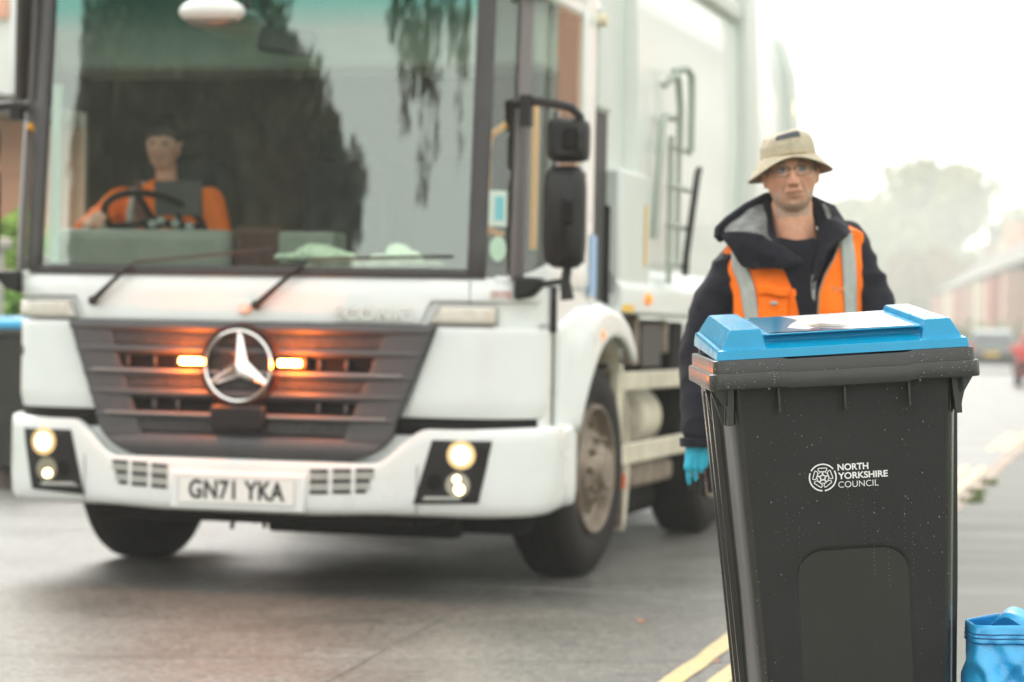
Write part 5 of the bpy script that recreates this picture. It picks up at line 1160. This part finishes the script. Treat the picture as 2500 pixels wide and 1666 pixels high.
# porch with a white boarded gable on the end wall
def P3(s, o, z): return rp(s, o, z)
po = thing('porch', 'white painted porch gable with dark roof edge, above the orange brick at far left', 'porch')
gx = rp(5.2, -10.2); m = MB()
RTH = Matrix.Rotation(-TH, 3, 'Z')
m.prism([(-2.4, 3.55), (1.55, 3.05), (1.55, 3.22), (-2.4, 3.75)], 0, 1.3, 'XZ'); o = m.build('porch_roof', tiles, po)
m = MB(); m.prism([(-2.4, 3.78), (1.5, 3.25), (1.5, 5.2), (-2.4, 5.2)], .12, 1.2, 'XZ'); m.build('gable_board', render_w, po)
m = MB(); m.prism([(-2.2, 4.5), (.7, 4.1), (.7, 4.3), (-2.2, 4.7)], .06, .11, 'XZ'); m.build('board_trim', brick, po)
m = MB()
for x in (-2.2, 1.35): m.box((x, .9, 1.65), (.14, .14, 3.3))
m.build('porch_post', render_w, po)
po.location = (gx[0]-.1, gx[1], 0); po.rotation_euler = (0, 0, -TH)
house_rows = []
# bushes and trees
def leafmat(n, c, v=.45): return mat(n, c, .75, col2=tuple(min(1, k*(1+v*1.6)) for k in c), vscale=1.4)
def leaves(mb, c, r, n, size, seed=0, flat=1, droop=0):
    g = np.random.default_rng(seed)
    d = g.normal(size=(n, 3)); d /= np.linalg.norm(d, axis=1)[:, None]; rad = g.random(n)**.42
    P = d*rad[:, None]*np.array(r)+np.array(c)
    for p in P:
        a = Vector(g.normal(size=3)).normalized(); b = a.orthogonal().normalized(); q = a.cross(b); s = size*(.6+.8*g.random()); p = Vector(p)
        if droop: b = Vector((0, 0, -1)); q = Vector((g.normal(), g.normal(), 0)).normalized()
        mb.add([p-b*s*(1+droop), p+q*s*.55, p+b*s*(1+droop), p-q*s*.55], [(0, 1, 2, 3)])
def tree(name, label, loc, hgt, rad, lm, n=3500, size=.16, seed=1, clumps=16, cat='tree', group=None, trunk=.16, low=.25, droop=0):
    g = random.Random(seed); t_ = thing(name, label, cat, loc, group=group); bark = mat('bark', (.09, .07, .05), .9, var=.3, bump=.6, bscale=20)
    m = MB(); m.tube([(0, 0, -.1), (g.uniform(-.1, .1), g.uniform(-.1, .1), hgt*.3), (g.uniform(-.2, .2), 0, hgt*.6), (0, 0, hgt*.88)], [trunk, trunk*.8, trunk*.5, trunk*.12], 10)
    cs = []
    for i in range(clumps):
        a = g.uniform(0, 6.28); u = g.random(); z = hgt*lerp(low, .90, u); rr = rad*math.sqrt(max(.05, 1-((u-.42)/.62)**2))*g.uniform(.25, .78)
        c = (rr*math.cos(a), rr*math.sin(a), z); cs.append(c); m.tube([(0, 0, z-hgt*.12*g.random()-.1*hgt), (c[0]*.5, c[1]*.5, z-hgt*.05), c], [trunk*.35, trunk*.22, trunk*.06], 6)
    m.build('trunk', bark, t_, smooth=60)
    mb = MB()
    for i, c in enumerate(cs): k = g.uniform(.30, .52)*rad; leaves(mb, c, (k, k, k*.85), n//clumps, size, seed*100+i, droop=droop)
    mb.build('crown', lm, t_, smooth=0)
    return t_
green = leafmat('leaf_green', (.045, .085, .018)); lime = leafmat('leaf_lime', (.16, .26, .04)); autumn = leafmat('leaf_autumn', (.16, .15, .045)); darkg = leafmat('leaf_dark', (.045, .040, .014)); rusty = leafmat('leaf_rusty', (.14, .07, .02))
tree('hedge_shrub', 'taller leafy garden shrub in front of the orange brick wall at left', (-4.05, 19.4, 0), 2.1, .75, lime, 2600, .05, 3, 14, 'shrub', trunk=.03, low=.15)
tree('hedge_shrub', 'low rounded green shrub in front of the left brick wall, above the far blue-lidded bin', (-3.75, 18.3, 0), 1.55, .55, leafmat('leaf_fresh', (.09, .19, .02)), 2200, .04, 4, 12, 'shrub', trunk=.03, low=.2)
# gate pillar at the left edge
g_ = thing('gate_pillar', 'pale stone gate pillar cut by the left edge of the picture', 'pillar', (-3.80, 17.2, .1), -TH)
MB().box((0, 0, .82), (.26, .30, 1.5)).build('pillar_shaft', mat('pale_stone', (.46, .42, .34), .8, var=.15), g_, bevel=.02); MB().box((0, 0, 1.60), (.34, .38, .08)).build('pillar_cap', MATS['pale_stone'], g_, bevel=.02); MB().box((0, 0, .05), (.30, .34, .14)).build('pillar_foot', dull, g_, bevel=.01)
gw_ = thing('garden_wall', 'low dark garden wall beyond the left kerb, behind the gate pillar', 'wall', (-3.2, 19.2, .1), -TH)
MB().box((-.55, 2, .28), (.22, 7, .6)).build('wall_brick', brick2, gw_, smooth=0); MB().box((-.55, 2, .61), (.30, 7, .06)).build('coping', MATS['pale_stone'], gw_)
# far wheelie bin on the left
fb = thing('wheelie_bin', 'distant dark wheelie bin with blue lid, half hidden left of the truck', 'wheelie bin', (-3.36, 16.8, .10), R_(-16))
m = MB(); m.loft([[(x*k, y*k+.02, z) for x, y in ((-.27, -.30), (.27, -.30), (.27, .30), (-.27, .30))] for z, k in ((.02, .80), (.95, 1.0))]); m.build('bin_body', binp, fb, bevel=.03)
MB().box((0, .02, .97), (.58, .68, .05)).build('rim', ribp, fb, bevel=.01)
m = MB(); m.loft([[(x*k, y*k+.02, z) for x, y in ((-.28, -.33), (.28, -.33), (.28, .33), (-.28, .33))] for z, k in ((.995, 1.0), (1.03, .97), (1.08, .78))]); m.build('lid', blue, fb, bevel=.015)
for s in (-1, 1): MB().lathe([(-.02, 0), (-.02, .09), (.02, .09), (.02, 0)], (s*.25, .27, .09), 'X', 20).build('bin_wheel', rubber, fb)

# ------------------------------------------------------------------ houses beside and beyond
# out-of-view houses by the right pavement; two made pale against pink bounce
hs_ = house('terraced_house', 'nearest pale rendered house along the right pavement, level with the truck', 9.5, 8, 7.2, 10.0, render_w, nwin=2, group='houses on the right side of the street')
hs_.location = rp(1.0, 5.2, 0); hs_.rotation_euler = (0, 0, math.pi/2-TH+0)
hs_.rotation_euler = (0, 0, angR+math.pi); hs_.location = rp(11.5, 5.0, 0)
hs2 = house('terraced_house', 'orange brick house up the right pavement, mirrored in the truck side window', 9.5, 8, 7.2, 10.0, brick, nwin=2, group='houses on the right side of the street')
hs2.location = rp(21.4, 5.0, 0); hs2.rotation_euler = (0, 0, angR+math.pi)
c = dup(hs_); c.location = rp(31.3, 5.0, 0); c['label'] = 'second pale rendered house up the right pavement, farthest from the camera'
for k, (s_, o_) in enumerate(((.12, .14), (-.7, .16), (1.3, .13))):
    m = MB(); leaves(m, (0, 0, .02), (.09, .05, .03), 70, .016, 700+k); q = m.build('grass_tuft', mat('tuft_green', (.12, .17, .03), .8), None, smooth=0); q.location = rp(s_, o_, .10); tag(q, ['mossy grass tuft at the right kerb edge just beyond the bin', 'mossy grass tuft at the right kerb edge nearest the bin', 'mossy grass tuft at the right kerb edge farthest from the bin'][k], 'grass tuft', 'grass tufts along the right kerb')
# the far terrace where the street bends
A = Vector((42.5, 195, 0)); B = Vector((67.5, 390, 0)); dirv = (A-B).normalized(); rz = math.atan2(dirv.y, dirv.x)
reddoor = mat('red_door', (.50, .04, .03), .4)
pinkb = brickmat('pink_brick', (.46, .22, .16), (.38, .17, .12), (.42, .36, .30)); creamr = mat('cream_render', (.60, .52, .40), .85, var=.1); redr = mat('red_panel', (.42, .12, .09), .7, var=.1)
names = ['nearest', 'second', 'third', 'fourth', 'fifth', 'sixth', 'seventh', 'eighth']; protos = {}
kinds = [('cream rendered', creamr, pinkb, 1.0), ('brick fronted, red-doored', pinkb, redr, 1.0), ('brick fronted, cream-bayed', brick, creamr, 2.2)]
for i in range(8):
    kn, wl_, by_, chs = kinds[i % 3]
    lb = '%s hazy %s house of the far right row' % (names[i], kn)
    if i % 3 in protos: o = dup(protos[i % 3]); o['label'] = lb
    else: o = protos[i % 3] = house('terraced_house', lb, 13.2, 9, 6.0, 9.0, wl_, nwin=4, door=reddoor, group='hazy brick houses at the far right', bay=by_, chs=chs)
    d = (B-A).normalized(); p = A+d*(i*19.6); o.rotation_euler = (0, 0, math.atan2(d.y, d.x)+math.pi)
    o.location = p+d*18.4; o.scale = (1.4, 1.4, 1.4)
tree('broad_tree', 'tall rounded tree fading into the mist above the far houses on the right', (78, 450, -.5), 34, 14.5, autumn, 9000, 1.3, 11, 34, group='misty trees beyond the street', trunk=.4)
tree('broad_tree', 'lower wide misty tree just right of the man behind his shoulder', (59, 440, -.5), 24.5, 16, autumn, 8000, 1.3, 12, 30, group='misty trees beyond the street', trunk=.35)
tree('broad_tree', 'misty tree at the right edge above the far roofs', (97, 460, -.5), 25, 14, autumn, 7000, 1.3, 13, 26, group='misty trees beyond the street', trunk=.35)
tree('broad_tree', 'misty tree behind the man on the left side of his head', (40, 480, -.5), 18, 15, autumn, 6000, 1.3, 14, 24, group='misty trees beyond the street', trunk=.3)
tree('broad_tree', 'small rust coloured tree in the mist between the tall tree and the man', (66, 380, -.5), 14.5, 9, rusty, 2600, .85, 15, 14, group='misty trees beyond the street', trunk=.25)
m = MB()
for i in range(46): leaves(m, (22+i*.95, 160+i*.4, 1.1), (1.3, 1.2, 1.25), 60, .32, 500+i)
hg = m.build('hedge', leafmat('leaf_hedge', (.10, .12, .04)), None, smooth=0); tag(hg, 'long low clipped hedge in front of the far brick row at the right', 'hedge')
lp = thing('lamp_post', 'thin grey lamp post rising out of the mist to the right of the man', 'lamp post', (23.0, 140, 0))
MB().tube([(0, 0, 0), (0, 0, 1.2), (0, 0, 5.6), (.1, 0, 5.9), (.8, 0, 6.0)], [.09, .07, .05, .045, .04], 10).build('post', steel, lp, smooth=60); MB().box((1.0, 0, 5.98), (.6, .22, .12)).build('lamp_head', steel, lp, bevel=.03)
# parked cars
def car(label, loc, rz, paint, plate=True):
    c = thing('parked_car', label, 'car', loc, rz, group='cars on the far part of the street')
    # local: rear towards -y
    L, W = 4.3, 1.76; m = MB(); rings = []
    prof = [(-2.15, .42, .92), (-2.10, .30, 1.00), (-1.6, .22, 1.02), (-.2, .20, .98), (.9, .20, .96), (1.7, .24, .86), (2.08, .34, .68), (2.15, .42, .58)]
    for (y, zb, zt) in prof:
        k = 1-.06*abs(y/2.15)**3; rings.append([(x*W/2*k, y, z) for x, z in ((-.90, zb), (-1, zb+.15), (-1, lerp(zb, zt, .6)), (-.93, zt), (.93, zt), (1, lerp(zb, zt, .6)), (1, zb+.15), (.90, zb))])
    m.loft(rings); m.build('body', paint, c, smooth=50)
    m = MB(); rings = []
    for (y, z, hw) in ((-2.02, .98, .78), (-1.72, 1.34, .66), (-1.3, 1.46, .62), (-.2, 1.48, .62), (.35, 1.38, .64), (1.05, .95, .76)): rings.append([(-hw, y, z), (hw, y, z), (hw+.06, y, .9), (-hw-.06, y, .9)])
    m.loft(rings); m.build('cabin', paint, c, smooth=50)
    MB().add([(-.66, -2.03, 1.02), (.66, -2.03, 1.02), (.57, -1.755, 1.335), (-.57, -1.755, 1.335)], [(0, 1, 2, 3)]).build('rear_window', glassd, c, smooth=0)
    MB().box((0, -2.17, .50), (1.62, .10, .20)).build('bumper', black, c, bevel=.03)
    for s in (-1, 1): MB().box((s*.74, -2.12, .82), (.22, .08, .28)).build('tail_light', red, c, bevel=.02)
    if plate: MB().box((0, -2.235, .62), (.52, .02, .12)).build('number_plate', mat('plate_yellow', (.75, .48, .05), .5), c)
    for x in (-.80, .80):
        for y in (-1.35, 1.35): w_ = MB().lathe([(-.1, .0), (-.1, .30), (.0, .32), (.1, .30), (.1, 0)], (x, y, .32), 'X', 24).build('wheel', rubber, c, smooth=40)
    return c
car('small silver-grey car with yellow rear plate, left of the red car', (17.1, 86, 0), -R_(12), mat('silver_paint', (.13, .15, .14), .3, .3, coat=.6))
car('red car on the far street, cut off by the right edge of the picture', (13.4, 60, 0), -R_(12), mat('red_paint', (.45, .02, .02), .3, coat=.6))
# fallen leaves
lfm = [mat('leaf_orange', (.62, .16, .03), .6, var=.2), mat('leaf_brown', (.36, .14, .05), .6, var=.2)]
def leafobj(loc, s, mm, label, group='fallen leaves on the road'):
    m = MB(); vs = []
    for i in range(11): a = math.pi*2*i/11; r = s*(.55+.45*abs(math.cos(a*2.5))); vs.append((r*math.cos(a), r*math.sin(a)*.75, s*.16*math.sin(a*2)+s*.22))
    m.add(vs+[(0, 0, s*.1)], [(i, (i+1) % 11, 11) for i in range(11)]); o = m.build('fallen_leaf', mm, None, smooth=0); o.location = loc; o.rotation_euler = (0, 0, random.uniform(0, 6)); return tag(o, label, 'leaf', group)
leafobj((.535, 9.57, .004), .026, lfm[0], 'single orange leaf lying on the open road left of the yellow lines')
leafobj((-.60, 10.45, .004), .014, lfm[0], 'tiny orange leaf on the road in front of the shadow under the truck')
leafobj((.74, 8.45, .102-.098), .018, lfm[0], 'small orange leaf beside the double yellow lines')
for i in range(46):
    s_ = random.uniform(-5.5, 6); o_ = -6.4+abs(random.gauss(0, .35)) if i % 3 else -6.4+random.uniform(0, 1.6)
    p = rp(s_, o_, .006); leafobj(p, random.uniform(.02, .042), lfm[i % 2], 'orange brown leaf among those fallen along the left kerb', 'leaves fallen along the left kerb')

# ------------------------------------------------------------------ behind the camera: what the windscreen mirrors
tree('dark_tree', 'big dark garden tree behind the camera, mirrored in the middle of the windscreen', (-21.7, -17.0, 0), 13.0, 3.0, darkg, 15000, .19, 21, 50, group='trees mirrored in the windscreen', trunk=.35, low=.42)
tree('dark_tree', 'taller dark tree behind the camera, mirrored at the left of the windscreen', (-24.8, -15.3, 0), 14.6, 3.0, darkg, 13000, .19, 22, 44, group='trees mirrored in the windscreen', trunk=.35, low=.40)
tree('dark_tree', 'lower dark tree behind the camera, mirrored right of the windscreen middle', (-19.3, -18.7, 0), 10.9, 2.0, darkg, 8000, .15, 23, 30, group='trees mirrored in the windscreen', trunk=.25, low=.40)
tree('dark_tree', 'leftmost dark tree behind the camera, mirrored at the left pillar', (-28.6, -13.0, 0), 14.8, 3.3, darkg, 12000, .19, 24, 40, group='trees mirrored in the windscreen', trunk=.35, low=.36)
tree('dark_tree', 'dark tree behind the camera between the taller one and the leftmost, mirrored in the windscreen', (-26.8, -14.2, 0), 14.2, 3.0, darkg, 10000, .19, 25, 38, group='trees mirrored in the windscreen', trunk=.35, low=.38)
# weeping birch whose hanging twigs cross the reflection
bt = thing('weeping_tree', 'weeping tree behind the camera whose hanging twigs are mirrored in the windscreen', 'tree', (-7.5, -3.25, 0))
tk = Vector((2.6, -1.7, 0)); m = MB(); m.tube([tk+Vector(q) for q in ((0, 0, 0), (.1, 0, 3), (-.1, .1, 6), (-.4, .3, 8.5))], [.2, .16, .1, .04], 10); tw_ = MB(); lf_ = MB(); gq = random.Random(5)
side_ = Vector((-math.cos(R_(33)), math.sin(R_(33)), 0))
for i in range(22):
    r = gq.uniform(-1.7, .30); f_ = gq.uniform(-.8, .8); p = side_*r+Vector((math.sin(R_(33)), math.cos(R_(33)), 0))*f_; z1 = gq.uniform(6.6, 7.6); ln = gq.uniform(.5, 1.5)*(.7 if r > 0 else 1)*(1.9 if i % 6 == 0 else 1)
    m.tube([tk+Vector((-.3, .2, 7.9)), (p.x*.5+1, p.y*.5, 8.4), (p.x, p.y, z1)], [.03, .02, .01], 5)
    pts = [(p.x+.06*math.sin(k*1.3+i), p.y+.05*math.cos(k*1.1+i), z1-ln*k/7) for k in range(8)]; tw_.tube(pts, .008, 4)
    for q in range(46):
        k = gq.random(); z = z1-ln*k; leaves(lf_, (p.x+gq.gauss(0, .07), p.y+gq.gauss(0, .07), z), (.03, .03, .03), 1, .06, i*100+q, droop=.8)
m.build('trunk', MATS['bark'], bt, smooth=60); tw_.build('twigs', MATS['bark'], bt, smooth=60); lf_.build('crown', darkg, bt, smooth=0)

# ------------------------------------------------------------------ misty air
hm_ = bpy.data.materials.new('mist'); hm_.use_nodes = True; t = hm_.node_tree; t.nodes.clear()
o = t.nodes.new('ShaderNodeOutputMaterial'); pv = t.nodes.new('ShaderNodeVolumePrincipled'); pv.inputs['Color'].default_value = (.93, .95, .92, 1); pv.inputs['Density'].default_value = .0015; pv.inputs['Anisotropy'].default_value = .2
t.links.new(pv.outputs[0], o.inputs['Volume'])
hz = MB().box((0, 750, 11.5), (2420, 2340, 26)).build('haze', hm_, None, smooth=0); struct(hz, 'stuff')
